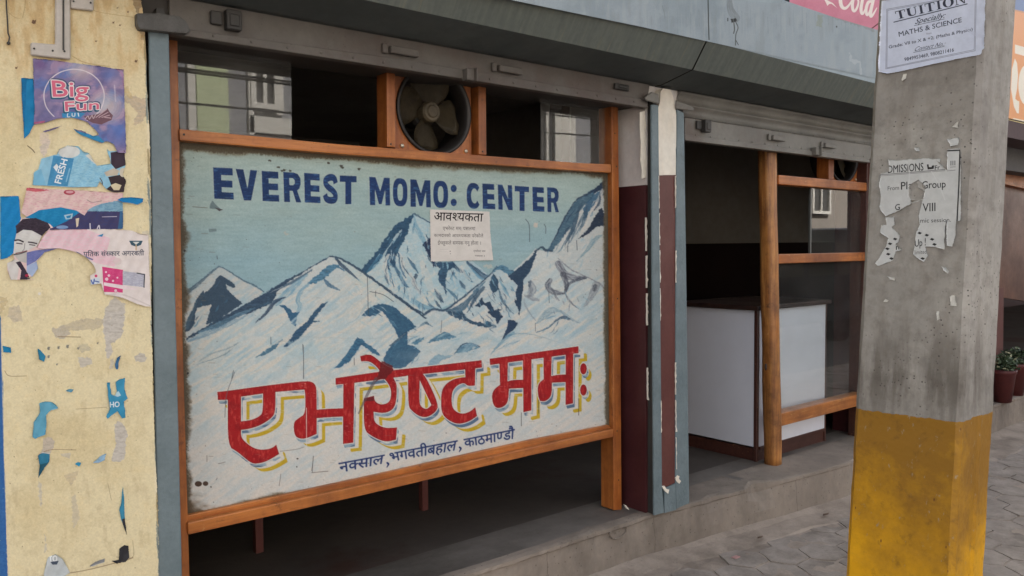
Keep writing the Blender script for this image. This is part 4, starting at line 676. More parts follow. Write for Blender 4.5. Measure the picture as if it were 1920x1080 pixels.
# ---------------------------------------------------------------- materials
KA = 1.0
def s2l(c):
    c = np.clip(np.asarray(c, float) / 255., 0, 1); return np.where(c <= .04045, c / 12.92, ((c + .055) / 1.055) ** 2.4)
def A(r, g, b, k=1.):
    return tuple(np.clip(s2l((r, g, b)) * k * KA, .002, .85)) + (1.,)
def nodes(name, rough=.6, spec=.3):
    m = bpy.data.materials.new(name); m.use_nodes = True; t = m.node_tree; p = t.nodes['Principled BSDF']
    p.inputs['Roughness'].default_value = rough; p.inputs['Specular IOR Level'].default_value = spec
    return m, t, p
def N(t, kind, **k):
    n = t.nodes.new('ShaderNode' + kind)
    for a, b in k.items():
        if a in n.inputs: n.inputs[a].default_value = b
        else: setattr(n, a, b)
    return n
def tex(t, scale, stretch=(1, 1, 1), detail=6, rough=.6, kind='TexNoise'):
    c = N(t, 'TexCoord'); m = N(t, 'Mapping'); m.inputs['Scale'].default_value = stretch
    n = N(t, kind); n.inputs['Scale'].default_value = scale
    if kind == 'TexNoise': n.inputs['Detail'].default_value = detail; n.inputs['Roughness'].default_value = rough
    t.links.new(c.outputs['Object'], m.inputs[0]); t.links.new(m.outputs[0], n.inputs[0]); return n
def ramp(t, src, a, b, ca=(0, 0, 0, 1), cb=(1, 1, 1, 1)):
    r = N(t, 'ValToRGB'); r.color_ramp.elements[0].position = a; r.color_ramp.elements[1].position = b
    r.color_ramp.elements[0].color = ca; r.color_ramp.elements[1].color = cb
    t.links.new(src, r.inputs[0]); return r.outputs[0]
def mix(t, fac, a, b, mode='MIX'):
    m = N(t, 'Mix', data_type='RGBA', blend_type=mode)
    for s, v in ((0, fac), (6, a), (7, b)):
        if hasattr(v, 'links'): t.links.new(v, m.inputs[s])
        else: m.inputs[s].default_value = v
    return m.outputs[2]
def bump(t, p, src, strength=.2, dist=.01):
    b = N(t, 'Bump'); b.inputs['Strength'].default_value = strength; b.inputs['Distance'].default_value = dist
    t.links.new(src, b.inputs['Height']); t.links.new(b.outputs[0], p.inputs['Normal'])
def mat_worn(name, base, alt, dirt=None, scale=6., stretch=(1, 1, 1), rough=.6, spec=.3, bmp=.15, amount=.5, dirt_at=(.55, .75), speck=0., metal=0.):
    """paint, plaster, cement: two tones, patches of dirt, fine grain"""
    m, t, p = nodes(name, rough, spec); p.inputs['Metallic'].default_value = metal
    n1 = tex(t, scale, stretch); n2 = tex(t, scale * 9, (1, 1, 1), 4)
    c = mix(t, ramp(t, n1.outputs[0], .5 - amount * .25, .5 + amount * .25), base, alt)
    if dirt:
        n3 = tex(t, scale * .45, stretch, 8, .7); c = mix(t, ramp(t, n3.outputs[0], *dirt_at), c, dirt)
    c = mix(t, ramp(t, n2.outputs[0], .3, .7), mix(t, .12, c, (0, 0, 0, 1)), c)
    if speck:
        v = tex(t, scale * 14, (1, 1, 1), kind='TexVoronoi'); c = mix(t, ramp(t, v.outputs[0], .08, .16, (speck,) * 3 + (1,), (0, 0, 0, 1)), c, (.02, .018, .016, 1))
    t.links.new(c, p.inputs['Base Color']); bump(t, p, n2.outputs[0], bmp, .006); return m
def mat_wood(name, a, b, c, axis='x', rough=.32, worn=None):
    m, t, p = nodes(name, rough, .5); st = {'x': (.6, 9, 9), 'z': (9, 9, .6), 'y': (9, .6, 9)}[axis]
    n = tex(t, 5, st, 8, .65); n2 = tex(t, 22, st, 6, .7); n3 = tex(t, 2.6, (1, 1, 1), 7, .7)
    col = mix(t, ramp(t, n.outputs[0], .38, .62), a, b); col = mix(t, ramp(t, n2.outputs[0], .58, .72, (0, 0, 0, 1), (.7, .7, .7, 1)), col, c)
    col = mix(t, ramp(t, n3.outputs[0], .42, .66, (0, 0, 0, 1), (.75, .75, .75, 1)), col, c)
    n5 = tex(t, 46, (1, 1, 1), 4, .7); n6 = tex(t, 5, (1, 1, 1), 4, .6); col = mix(t, mix(t, ramp(t, n6.outputs[0], .5, .62), (0, 0, 0, 1), ramp(t, n5.outputs[0], .62, .7, (0, 0, 0, 1), (.6, .6, .6, 1))), col, A(206, 160, 116)); col = mix(t, mix(t, ramp(t, n6.outputs[0], .38, .5, (1, 1, 1, 1), (0, 0, 0, 1)), (0, 0, 0, 1), ramp(t, n5.outputs[0], .52, .7, (0, 0, 0, 1), (.75, .75, .75, 1))), col, A(72, 46, 32))
    if worn: n4 = tex(t, 3.2, st, 8, .75); col = mix(t, ramp(t, n4.outputs[0], .56, .68), col, worn)
    t.links.new(col, p.inputs['Base Color']); t.links.new(ramp(t, n3.outputs[0], .3, .75, (.25,) * 3 + (1,), (.55,) * 3 + (1,)), p.inputs['Roughness']); bump(t, p, n2.outputs[0], .12, .003); return m
def mat_flat(name, col, rough=.5, spec=.3, metal=0., grain=.1, sc=40):
    m, t, p = nodes(name, rough, spec); p.inputs['Metallic'].default_value = metal
    n = tex(t, sc, (1, 1, 1), 5); n2 = tex(t, 3., (1, 1, 1), 5)
    c = mix(t, ramp(t, n.outputs[0], .3, .75), mix(t, grain * 2, col, (0, 0, 0, 1)), col); c = mix(t, ramp(t, n2.outputs[0], .45, .75), c, mix(t, grain, c, (.3, .28, .25, 1)))
    t.links.new(c, p.inputs['Base Color']); bump(t, p, n.outputs[0], .06, .003); return m
def mat_paint(name, rough=.5, spec=.3, grain=.1, bmp=.08):
    """brushed or printed colours held by the sheet itself"""
    m, t, p = nodes(name, rough, spec); a = N(t, 'VertexColor', layer_name='paint'); n = tex(t, 160, (1, 1, 1), 3); n2 = tex(t, 14, (1, 2, 2), 5)
    t.links.new(mix(t, ramp(t, n.outputs[0], .35, .7, (0, 0, 0, 1), (grain,) * 3 + (1,)), a.outputs[0], (.05, .045, .04, 1)), p.inputs['Base Color'])
    bump(t, p, n2.outputs[0], bmp, .004); return m
def mat_glass(name, tint=(.97, .985, .98, 1), dirt=.05):
    """a window pane: clear, mirrors what stands opposite, a little dusty"""
    m = bpy.data.materials.new(name); m.use_nodes = True; t = m.node_tree; t.nodes.remove(t.nodes['Principled BSDF'])
    tr = N(t, 'BsdfTransparent'); tr.inputs[0].default_value = tint; gl = N(t, 'BsdfGlossy'); gl.inputs['Roughness'].default_value = .012; df = N(t, 'BsdfDiffuse'); df.inputs[0].default_value = (.5, .48, .45, 1)
    fr = N(t, 'Fresnel'); fr.inputs[0].default_value = 1.55; mu = N(t, 'Math', operation='MULTIPLY'); mu.inputs[1].default_value = 2.1; t.links.new(fr.outputs[0], mu.inputs[0])
    ge = N(t, 'NewGeometry'); sb = N(t, 'Math', operation='SUBTRACT'); sb.inputs[0].default_value = 1.; t.links.new(ge.outputs['Backfacing'], sb.inputs[1]); m0 = N(t, 'Math', operation='MULTIPLY'); t.links.new(mu.outputs[0], m0.inputs[0]); t.links.new(sb.outputs[0], m0.inputs[1]); mu = m0
    m1 = N(t, 'MixShader'); t.links.new(mu.outputs[0], m1.inputs[0]); t.links.new(tr.outputs[0], m1.inputs[1]); t.links.new(gl.outputs[0], m1.inputs[2])
    n = tex(t, 3, (1, 1, 2), 6); m2 = N(t, 'MixShader'); t.links.new(ramp(t, n.outputs[0], .4, .8, (dirt * .3,) * 3 + (1,), (dirt,) * 3 + (1,)), m2.inputs[0]); t.links.new(m1.outputs[0], m2.inputs[1]); t.links.new(df.outputs[0], m2.inputs[2])
    t.links.new(m2.outputs[0], t.nodes['Material Output'].inputs[0]); return m

# ---------------------------------------------------------------- objects
def empty(name, loc, label, cat, group=None):
    o = bpy.data.objects.new(name, None); COL.objects.link(o); o.location = loc; o.empty_display_size = .1; tag(o, label, cat, group); return o
def tag(o, label=None, cat=None, group=None, kind=None):
    if label: o['label'] = label
    if cat: o['category'] = cat
    if group: o['group'] = group
    if kind: o['kind'] = kind
    return o
def link(name, me, m, parent=None):
    me.name = name; o = bpy.data.objects.new(name, me); COL.objects.link(o)
    for x in (m if isinstance(m, (list, tuple)) else [m]): me.materials.append(x)
    if parent is not None:
        o.parent = parent; q = Vector(); pp = parent
        while pp is not None: q += Vector(pp.location); pp = pp.parent
        o.location = -q if parent.parent is None or True else q
        # keep the mesh in world metres under an Empty that stands at the thing's base
        o.location = Vector((0, 0, 0)) - (q if parent.type == 'EMPTY' or parent.parent is not None else Vector())
        if parent.type != 'EMPTY': o.location = (0, 0, 0)
    return o
class MB:
    def __init__(s): s.bm = bmesh.new()
    def box(s, x0, x1, y0, y1, z0, z1, mi=0):
        v = [s.bm.verts.new(p) for p in ((x0, y0, z0), (x1, y0, z0), (x1, y1, z0), (x0, y1, z0), (x0, y0, z1), (x1, y0, z1), (x1, y1, z1), (x0, y1, z1))]
        for f in ((0, 3, 2, 1), (4, 5, 6, 7), (0, 1, 5, 4), (1, 2, 6, 5), (2, 3, 7, 6), (3, 0, 4, 7)): s.bm.faces.new([v[i] for i in f]).material_index = mi
        return s
    def quadprism(s, front, y1, mi=0):
        """front: points on a plane in order; pushed straight back to depth y1"""
        a = [s.bm.verts.new(tuple(p)) for p in front]; b = [s.bm.verts.new((p[0], y1, p[2])) for p in front]; n = len(a)
        s.bm.faces.new(a).material_index = mi; s.bm.faces.new(b[::-1]).material_index = mi
        for i in range(n): s.bm.faces.new((a[i], b[i], b[(i + 1) % n], a[(i + 1) % n])).material_index = mi
        return s
    def px(s, pts, y0, y1, mi=0): return s.quadprism([U(a, b, y0) for a, b in pts], y1, mi)
    def lathe(s, c, prof, axis='z', n=28, mi=0, cap=True):
        rings = []
        for r, h in prof:
            ring = []
            for k in range(n):
                a = 2 * math.pi * k / n; u, v = r * math.cos(a), r * math.sin(a)
                ring.append(s.bm.verts.new((c[0] + u, c[1] + v, c[2] + h) if axis == 'z' else (c[0] + u, c[1] + h, c[2] + v)))
            rings.append(ring)
        for a, b in zip(rings, rings[1:]):
            for k in range(n): s.bm.faces.new((a[k], a[(k + 1) % n], b[(k + 1) % n], b[k])).material_index = mi
        if cap:
            for r in (rings[0][::-1], rings[-1]): s.bm.faces.new(r).material_index = mi
        return s
    def tube(s, pts, r, n=7, mi=0):
        pts = [Vector(p) for p in pts]; rings = []
        for i, p in enumerate(pts):
            d = (pts[min(i + 1, len(pts) - 1)] - pts[max(i - 1, 0)]).normalized(); u = d.orthogonal().normalized(); v = d.cross(u)
            rr = r[i] if isinstance(r, (list, tuple)) else r
            rings.append([s.bm.verts.new(p + (u * math.cos(2 * math.pi * k / n) + v * math.sin(2 * math.pi * k / n)) * rr) for k in range(n)])
        for a, b in zip(rings, rings[1:]):
            for k in range(n): s.bm.faces.new((a[k], a[(k + 1) % n], b[(k + 1) % n], b[k])).material_index = mi
        s.bm.faces.new(rings[0][::-1]); s.bm.faces.new(rings[-1]); return s
    def ball(s, c, r, sq=(1, 1, 1), n=8):
        e = bmesh.ops.create_icosphere(s.bm, subdivisions=1 if n < 9 else 2, radius=r)['verts']
        for v in e: v.co = Vector((v.co.x * sq[0], v.co.y * sq[1], v.co.z * sq[2])) + Vector(c)
        return s
    def bevel(s, w=.004, seg=2):
        bmesh.ops.recalc_face_normals(s.bm, faces=s.bm.faces[:]); bmesh.ops.remove_doubles(s.bm, verts=s.bm.verts[:], dist=1e-6)
        ed = [e for e in s.bm.edges if len(e.link_faces) == 2 and e.calc_face_angle(0) > .6]
        bmesh.ops.bevel(s.bm, geom=ed, offset=w, segments=seg, affect='EDGES', profile=.6, clamp_overlap=True); return s
    def build(s, name, m, parent=None, smooth=False):
        bmesh.ops.recalc_face_normals(s.bm, faces=s.bm.faces[:])
        me = bpy.data.meshes.new(name); s.bm.to_mesh(me); s.bm.free()
        if smooth:
            me.polygons.foreach_set('use_smooth', [True] * len(me.polygons))
        return link(name, me, m, parent)

def painted_sheet(name, C, surf, m, parent=None, step=1, mask=None, lift=None, out=(0, -1, 0)):
    """a sheet whose colours were brushed on a canvas: one vertex per canvas dot, laid on the surface it is stuck to"""
    H, W = (C.h // step), (C.w // step)
    rgb = C.rgb[:H * step, :W * step].reshape(H, step, W, step, 3).mean((1, 3))
    mk = np.ones((H, W)) if mask is None else mask[:H * step, :W * step].reshape(H, step, W, step).mean((1, 3))
    px = C.x0 + (np.arange(W) + .5) * step / C.S; py = C.y0 + (np.arange(H) + .5) * step / C.S
    PX, PY = np.meshgrid(px, py)
    P3 = surf(PX, PY).reshape(-1, 3)
    if lift is not None: P3 = P3 + lift.reshape(-1, 1) * np.array(out, float)
    ok = mk.reshape(-1) > .5
    idx = np.arange(H * W).reshape(H, W)
    q = np.stack([idx[:-1, :-1], idx[1:, :-1], idx[1:, 1:], idx[:-1, 1:]], -1).reshape(-1, 4)
    q = q[ok[q].all(1)]
    used = np.unique(q); re = np.full(H * W, -1); re[used] = np.arange(len(used)); q = re[q]; P3 = P3[used]
    me = bpy.data.meshes.new(name); me.vertices.add(len(P3)); me.vertices.foreach_set('co', P3.astype(np.float32).ravel())
    me.loops.add(q.size); me.loops.foreach_set('vertex_index', q.astype(np.int32).ravel())
    me.polygons.add(len(q)); me.polygons.foreach_set('loop_start', (np.arange(len(q)) * 4).astype(np.int32)); me.polygons.foreach_set('loop_total', np.full(len(q), 4, np.int32))
    me.update(calc_edges=True)
    at = me.color_attributes.new('paint', 'FLOAT_COLOR', 'POINT')
    c = np.ones((len(used), 4), np.float32); c[:, :3] = np.clip(s2l(np.clip(rgb.reshape(-1, 3)[used], 0, 255)) * KA, .002, .85)
    at.data.foreach_set('color', c.ravel()); me.polygons.foreach_set('use_smooth', [True] * len(q))
    return link(name, me, m, parent)
def on_plane(y):
    def f(px, py):
        r = RAYS(px, py); return CAM + r * ((y + D) / r[..., 1])[..., None]
    return f

# ---------------------------------------------------------------- palette
ORANGE = mat_wood('varnished_wood', A(190, 118, 58), A(160, 92, 42), A(104, 56, 30), 'x')
ORANGEZ = mat_wood('varnished_wood_upright', A(184, 112, 54), A(152, 84, 38), A(92, 48, 26), 'z')
POSTW = mat_wood('worn_wood_upright', A(190, 132, 72), A(142, 86, 44), A(64, 38, 24), 'z', .4, worn=A(196, 140, 80))
RAILW = mat_wood('worn_wood', A(182, 116, 58), A(156, 92, 44), A(100, 60, 32), 'x', .4, worn=A(196, 146, 90))
GREYP = mat_worn('grey_blue_enamel', A(116, 130, 135), A(104, 118, 123), A(90, 98, 97), 7, rough=.42, bmp=.45, dirt_at=(.6, .78))
FASCIA = mat_worn('pale_grey_paint', A(150, 162, 168), A(138, 150, 156), A(122, 130, 132), 2.2, (1.5, 1.5, .5), rough=.6, bmp=.2, dirt_at=(.52, .75), speck=.3)
BAND = mat_worn('streaked_grey_paint', A(104, 109, 103), A(94, 100, 96), A(122, 120, 104), 5, (9, 1, .8), rough=.6, bmp=.2, dirt_at=(.56, .72))  # band tone lowered to carry the shade under the canopy edge
SHUT = mat_worn('shutter_grey', A(126, 123, 116), A(112, 109, 103), A(100, 88, 80), 4, rough=.5, bmp=.15, dirt_at=(.55, .75), speck=.25)
DARKM = mat_flat('dark_iron', A(60, 58, 56), .55, .4, .3)
MAROON = mat_worn('maroon_enamel', A(102, 62, 57), A(94, 55, 51), A(112, 76, 70), 5, rough=.35, bmp=.1)
MAROOND = mat_worn('dark_maroon_enamel', A(78, 42, 44), A(70, 36, 38), A(60, 32, 34), 5, rough=.35, bmp=.1)
CREAM = mat_worn('cream_distemper', A(238, 231, 218), A(228, 218, 202), A(206, 186, 156), 4, (2, 2, .7), rough=.8, bmp=.2, dirt_at=(.6, .8))
WHITEW = mat_worn('white_distemper', A(224, 219, 214), A(214, 207, 202), A(196, 182, 166), 4, rough=.8, bmp=.15)
CEMENT = mat_worn('cement', A(146, 135, 124), A(126, 116, 107), A(100, 92, 84), 2.6, (1, 1, .6), rough=.9, bmp=.7, dirt_at=(.48, .68), speck=.5)
def cracks(m_, xs_):
    t = m_.node_tree; p = t.nodes['Principled BSDF']; src = p.inputs['Base Color'].links[0].from_socket; tc = N(t, 'TexCoord'); sp = N(t, 'SeparateXYZ'); t.links.new(tc.outputs['Object'], sp.inputs[0]); n = tex(t, 9, (1, 1, 1), 4)
    for x0 in xs_:
        o = src
        for i, (op, v) in enumerate((('SUBTRACT', x0), ('ADD', None), ('ABSOLUTE', 0), ('LESS_THAN', .0013))):
            q = N(t, 'Math', operation=op); t.links.new(sp.outputs[0] if i == 0 else o, q.inputs[0])
            if v is None:
                q2 = N(t, 'Math', operation='MULTIPLY'); q2.inputs[1].default_value = .03; q3 = N(t, 'Math', operation='SUBTRACT'); q3.inputs[1].default_value = .5; t.links.new(n.outputs[0], q3.inputs[0]); t.links.new(q3.outputs[0], q2.inputs[0]); t.links.new(q2.outputs[0], q.inputs[1])
            else: q.inputs[1].default_value = v
            o = q.outputs[0]
        zl_ = N(t, 'Math', operation='LESS_THAN'); zl_.inputs[1].default_value = .176; t.links.new(sp.outputs[2], zl_.inputs[0]); mm = N(t, 'Math', operation='MULTIPLY'); t.links.new(o, mm.inputs[0]); t.links.new(zl_.outputs[0], mm.inputs[1])
        src = mix(t, mm.outputs[0], src, A(94, 86, 78))
    t.links.new(src, p.inputs['Base Color'])
cracks(CEMENT, (2.88, 3.93, 2.2))
APRON = mat_worn('rough_cement', A(164, 151, 139), A(142, 130, 119), A(116, 105, 95), 4.5, rough=.9, bmp=.7, dirt_at=(.5, .7), speck=.4)
FLOORM = mat_worn('floor_screed', A(118, 112, 106), A(104, 98, 93), A(80, 75, 70), 2.2, (1, 1.6, 1), rough=.6, bmp=.3, dirt_at=(.46, .68), speck=.25)
INFLOOR = mat_worn('shaded_oxide_floor', A(88, 81, 76), A(76, 70, 66), A(72, 54, 48), 2.4, rough=.6, bmp=.2, dirt_at=(.54, .66), speck=.2)  # room floor darkened to carry the shade indoors; reddish patches are worn oxide
YELLOW = mat_worn('yellow_distemper', A(208, 188, 138), A(196, 176, 126), A(178, 158, 118), 3, rough=.85, bmp=.25)
PAINTED = mat_paint('sign_paint', .5, .12); PAPER = mat_paint('printed_paper', .7, .2, .05); WALLP = mat_paint('flaking_distemper', .85, .2, .1, .05)
GLASS = mat_glass('window_glass'); GLASSD = mat_glass('dusty_glare_glass', dirt=.13); BLACK = mat_flat('black_rubber', A(34, 32, 32), .6)  # GLASSD: heavier dust veil, also standing in for glare on the panes
INWALL = mat_worn('room_distemper', A(160, 152, 142), A(150, 142, 132), A(134, 124, 114), 2, rough=.85)
INLOW = mat_worn('room_dado', A(50, 36, 34), A(44, 32, 30), None, 3, rough=.5)
LAMW = mat_flat('white_laminate', A(224, 227, 240), .22, .5, 0, .02, 8); BROWN = mat_wood('dark_brown_wood', A(84, 52, 44), A(72, 42, 36), A(56, 32, 28), 'x', .4)
BLADE = mat_worn('greasy_blade', A(90, 80, 62), A(72, 63, 48), A(46, 40, 33), 14, rough=.5, bmp=.2)
FLOORZ, JY = .19, -.155

# ---------------------------------------------------------------- ground and step
def gz(x): return -.022 - .006 * (x - 2.6)
def stepy(x): return -.132 if x < 2.85 else (-.132 - .158 * min(1, (x - 2.85) / 1.55) if x < 4.4 else -.29 + min(.09, (x - 4.4) * .05))
def grid_sheet(name, xs, ys, zf, m, kind='structure'):
    bm = bmesh.new(); V = [[bm.verts.new((x, y, zf(x, y))) for y in ys] for x in xs]
    for i in range(len(xs) - 1):
        for j in range(len(ys) - 1): bm.faces.new((V[i][j], V[i + 1][j], V[i + 1][j + 1], V[i][j + 1]))
    bmesh.ops.recalc_face_normals(bm, faces=bm.faces[:]); me = bpy.data.meshes.new(name); bm.to_mesh(me); bm.free(); o = link(name, me, m); tag(o, kind=kind); return o
ROADM = mat_worn('asphalt', A(92, 90, 90), A(82, 80, 80), A(70, 68, 67), 1.2, rough=.9, bmp=.5, speck=.3)
grid_sheet('road', [-60, 0, 60], [-9.2, -2.6], lambda x, y: gz(0) - .14, ROADM)
grid_sheet('ground', [-300, 0, 300], [-300, 300], lambda x, y: gz(0) - .3, ROADM)
# pavement of hexagonal cement pavers, sunk and tilted a little each
PAVE = mat_worn('cement_paver', A(160, 150, 141), A(138, 129, 121), A(110, 101, 93), 7, rough=.9, bmp=.5, dirt_at=(.5, .72), speck=.3)
def hexpave():
    bm = bmesh.new(); r = .118; dx = r * 1.5; dy = r * math.sqrt(3); rr = random.Random(9)
    ca, sa = math.cos(.12), math.sin(.12)
    for i in range(-6, 62):
        for j in range(0, 15):
            cx = i * dx; cy = -.42 - j * dy - (dy / 2 if i % 2 else 0)
            if cy < -2.55: continue
            h = rr.uniform(-.0045, .0035); tx, ty = rr.uniform(-.012, .012), rr.uniform(-.012, .012); pts = []
            for k in range(12):
                a = math.pi / 3 * (k // 2) + (0 if k % 2 == 0 else math.pi / 6); q = (r - .0035) * (1 if k % 2 == 0 else .866 + (.035 if (k // 2) % 2 else -.035))
                pts.append((q * math.cos(a), q * math.sin(a)))
            top = [bm.verts.new((cx + x * .975 + rr.uniform(-.003, .003), cy + y * .975 + rr.uniform(-.003, .003), gz(cx) + .004 + h + tx * x + ty * y)) for x, y in pts]
            bot = [bm.verts.new((cx + x, cy + y, gz(cx) - .03)) for x, y in pts]
            bm.faces.new(top)
            for k in range(12): bm.faces.new((top[k], bot[k], bot[(k + 1) % 12], top[(k + 1) % 12]))
    bmesh.ops.recalc_face_normals(bm, faces=bm.faces[:]); me = bpy.data.meshes.new('pavement'); bm.to_mesh(me); bm.free(); return me
tag(link('pavement', hexpave(), PAVE), kind='structure')
grid_sheet('pavement_bed', [-4] + list(np.arange(1.5, 9, .05)) + [40], list(np.arange(-2.6, .21, .05)), lambda x, y: gz(x) - .001 + .0045 * (math.sin(x * 13 + y * 7) * math.sin(y * 17 - x * 5) + .6 * math.sin(x * 31 + 2) * math.sin(y * 29)), APRON)
_n = lambda x, s, k: math.sin(x * s + k) * .5 + math.sin(x * s * 2.3 + k * 3) * .3 + math.sin(x * s * 5.1 + k) * .2
xs = np.arange(-2, 10.01, .06)
def apron():
    bm = bmesh.new(); rows = []
    for x in xs:
        yo = stepy(x) - (.20 + .05 * _n(x, 3.1, 1) + (.12 if x > 5.3 else 0)); yi = stepy(x) + .03; row = []
        for t in (0, .08, .35, .65, 1):
            y = yo + (yi - yo) * t; row.append(bm.verts.new((x, y, gz(x) + (-.004 if t == 0 else .004 + .006 * _n(x * 1.7 + y * 9, 4, 2) + .03 * t * t))))
        rows.append(row)
    for a, b in zip(rows, rows[1:]):
        for k in range(4): bm.faces.new((a[k], b[k], b[k + 1], a[k + 1]))
    bmesh.ops.recalc_face_normals(bm, faces=bm.faces[:]); me = bpy.data.meshes.new('path'); bm.to_mesh(me); bm.free(); return me
tag(link('path', apron(), APRON), kind='structure')
# raised cement step: worn, chipped edge
def stepmesh():
    bm = bmesh.new(); rows = []; rr = random.Random(3)
    for x in np.arange(-2, 10.01, .025):
        y = stepy(x) + .004 * _n(x, 7, 2); z = FLOORZ + .0015 * _n(x, 9, 5); wob = .006 * _n(x, 5, 4) + rr.uniform(-.002, .002)
        chip = .075 * max(0, 1 - abs(x - 3.66) / .13) + .03 * max(0, 1 - abs(x - 3.3) / .1) + .018 * max(0, 1 - abs(x - 2.5) / .05)
        lip = .008 if x < 2.86 else .003; j = lambda s_: rr.uniform(-s_, s_)
        rows.append([bm.verts.new(p) for p in ((x, y - .010, gz(x) - .04), (x, y - .004 + j(.002), .05), (x, y + chip * .2 + j(.002), FLOORZ - .07 - chip * .35 + wob), (x, y + .004 + chip * .75 + j(.002), FLOORZ - .026 - chip * .45 + wob * .5), (x, y + .003 - lip + chip * .8 + j(.0015), FLOORZ - .019 - chip * .35 + wob * .4), (x, y + .004 - lip + chip * .9 + j(.0015), FLOORZ - .004 - chip * .12), (x, y + .012 + chip + abs(wob), z - chip * .03), (x, y + .05 + chip * 1.1, z), (x, .02, FLOORZ), (x, .16, FLOORZ))])
    for a, b in zip(rows, rows[1:]):
        for k in range(9): bm.faces.new((a[k], b[k], b[k + 1], a[k + 1]))
    bmesh.ops.recalc_face_normals(bm, faces=bm.faces[:])
    for f in bm.faces: f.material_index = 1 if min(v.co.y for v in f.verts) > -.1 and abs(f.normal.z) > .9 else 0
    me = bpy.data.meshes.new('step'); bm.to_mesh(me); bm.free(); return me
tag(link('step', stepmesh(), [CEMENT, FLOORM]), kind='structure')
grid_sheet('floor', [-2, 5.45], [.16, 4.6], lambda x, y: FLOORZ, INFLOOR)
# ring shaped dent and litter by the step
tt = MB(); a = U(1160, 997, stepy(2.52) - .004)
tt.tube([(a[0] + .05 * math.cos(t) * 1.1, stepy(2.5) - .003, a[2] + .03 * math.sin(t)) for t in np.linspace(2.6, 6.6, 14)], .004, 5)
tag(tt.build('cement_lump', CEMENT), 'rough ring of cement on the face of the step below the maroon pillar', 'cement')

# ---------------------------------------------------------------- the building
B = empty('shop_building', (2., 0, FLOORZ), 'old shop building with yellow and maroon walls and grey concrete canopy', 'building')
Cw = paint_wall(); wy = -.158
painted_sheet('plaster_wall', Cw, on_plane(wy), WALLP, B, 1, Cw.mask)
bk = MB(); bk.box(-2., .652, wy + .004, .2, gz(0) - .1, 3.4); bk.build('wall_core', YELLOW, B)
# canopy slabs either side of the open joint
ztop = float(U(1560, 31, -.41)[2]); prof = [(-.41, ztop), (-.41, 2.344), (-.334, 2.232), (JY + .0, 2.193), (.12, 2.193), (.12, ztop)]
for x0, x1 in ((-2., 2.902), (2.912, 6.3)):
    cm = MB(); a = [cm.bm.verts.new((x0, y, z)) for y, z in prof]; b = [cm.bm.verts.new((x1, y, z)) for y, z in prof]; cm.bm.faces.new(a).material_index = 3; cm.bm.faces.new(b[::-1]).material_index = 3
    for k in range(6): cm.bm.faces.new((a[k], b[k], b[(k + 1) % 6], a[(k + 1) % 6])).material_index = (0, 1, 2, 2, 0, 0)[k]
    cm.build('canopy', [FASCIA, BAND, mat_worn('shaded_soffit', A(82, 87, 86), A(70, 75, 75), A(58, 60, 60), 3, rough=.7), mat_flat('joint_face', A(44, 44, 43), .9)], B)  # soffit tone lowered to carry the shade under the slab
up = MB(); up.box(-8, 6.3, .12, 9, 2.62, 11.6); up.build('unseen_upper_storey', YELLOW, B)  # out of view; added to keep the sun off the front and pavement
Cf = Canvas(560, -60, 1662, 156, 1.4, (150, 160, 166)); n = fbm(Cf.h, Cf.w, 60, 60, 3, 5); n2 = fbm(Cf.h, Cf.w, 70, 14, 5, 4); full = (slice(0, Cf.h), slice(0, Cf.w))
Cf.put(full, sstep(.42, .7, n) * .6, (132, 144, 150)); Cf.put(full, sstep(.5, .75, n2) * .45, (162, 168, 170)); Cf.put(full, sstep(.55, .75, 1 - n2) * .4, (138, 146, 146))
Cf.z(1200, 0, 3.84); Cf.stroke([(640, -60), (650, 60), (690, 130)], (20, 50, 60), (110, 116, 118), .6, .5); Cf.poly([(650, 134), (690, 130), (694, 158), (660, 164)], (58, 60, 60), j=1.5)
for l, w_ in (([(675, 160), (680, 210), (674, 240)], 8), ([(690, 160), (706, 200), (690, 250), (688, 325)], 6), ([(690, 290), (708, 322)], 5), ([(632, 132), (632, 150)], 8)): Cf.stroke(l, w_, (66, 68, 68), .85)
Cf.stroke([(490, -40), (492, 120), (497, 285)], 7, (44, 46, 46), .9); Cf.stroke([(160, 40), (176, 100), (180, 130)], 3, (112, 118, 118), .7); Cf.ell(1416, 192, 5, 7, (60, 60, 60)); Cf.poly([(1170, -20), (1420, 20), (1640, 180), (1690, 230), (1400, 130)], (140, 138, 138), .5, j=3, tex=.6, alt=(120, 130, 120)); Cf.poly([(1280, 100), (1320, 110), (1310, 200), (1270, 190)], (140, 146, 128), .5, j=3); Cf.poly([(1500, 380), (1515, 375), (1525, 420), (1590, 440), (1600, 540), (1585, 545), (1580, 460), (1510, 440)], (176, 182, 186), .6, j=2)
for k in range(60): x_ = 20 + k * 31; Cf.stroke([(x_, 40 + (k * 37) % 90), (x_ + 4, 140 + (k * 53) % 160)], 5 + k % 5, (128, 138, 142) if k % 3 else (164, 170, 172), .35, .5, k)
fm = Cf.z().mask_rings([Cf.T([tuple(q) for q in ((561, -58), (1480, 7), (1640, 54), (1660, 60), (1660, 150), (1640, 147.5), (1200, 50.3), (953, -.6), (700, -52))])]); Cf.mask = np.zeros((Cf.h, Cf.w), np.float32); Cf.mask[fm[0]] = fm[1]
painted_sheet('fascia_paint', Cf, on_plane(-.4125), WALLP, B, 1, Cf.mask)
b = MB(); q1 = [b.bm.verts.new((2.901, min(y + .012, .12), z + (.012 if z < 2.4 else -.006))) for y, z in prof]; q2 = [b.bm.verts.new((2.913, v.co.y, v.co.z)) for v in q1]; b.bm.faces.new(q1); b.bm.faces.new(q2[::-1])
for k in range(6): b.bm.faces.new((q1[k], q2[k], q2[(k + 1) % 6], q1[(k + 1) % 6]))
b.build('joint_filler', mat_flat('joint_dark', A(38, 38, 37), .9), B)  # plain dark strip closing the gap so the joint reads as a dark line
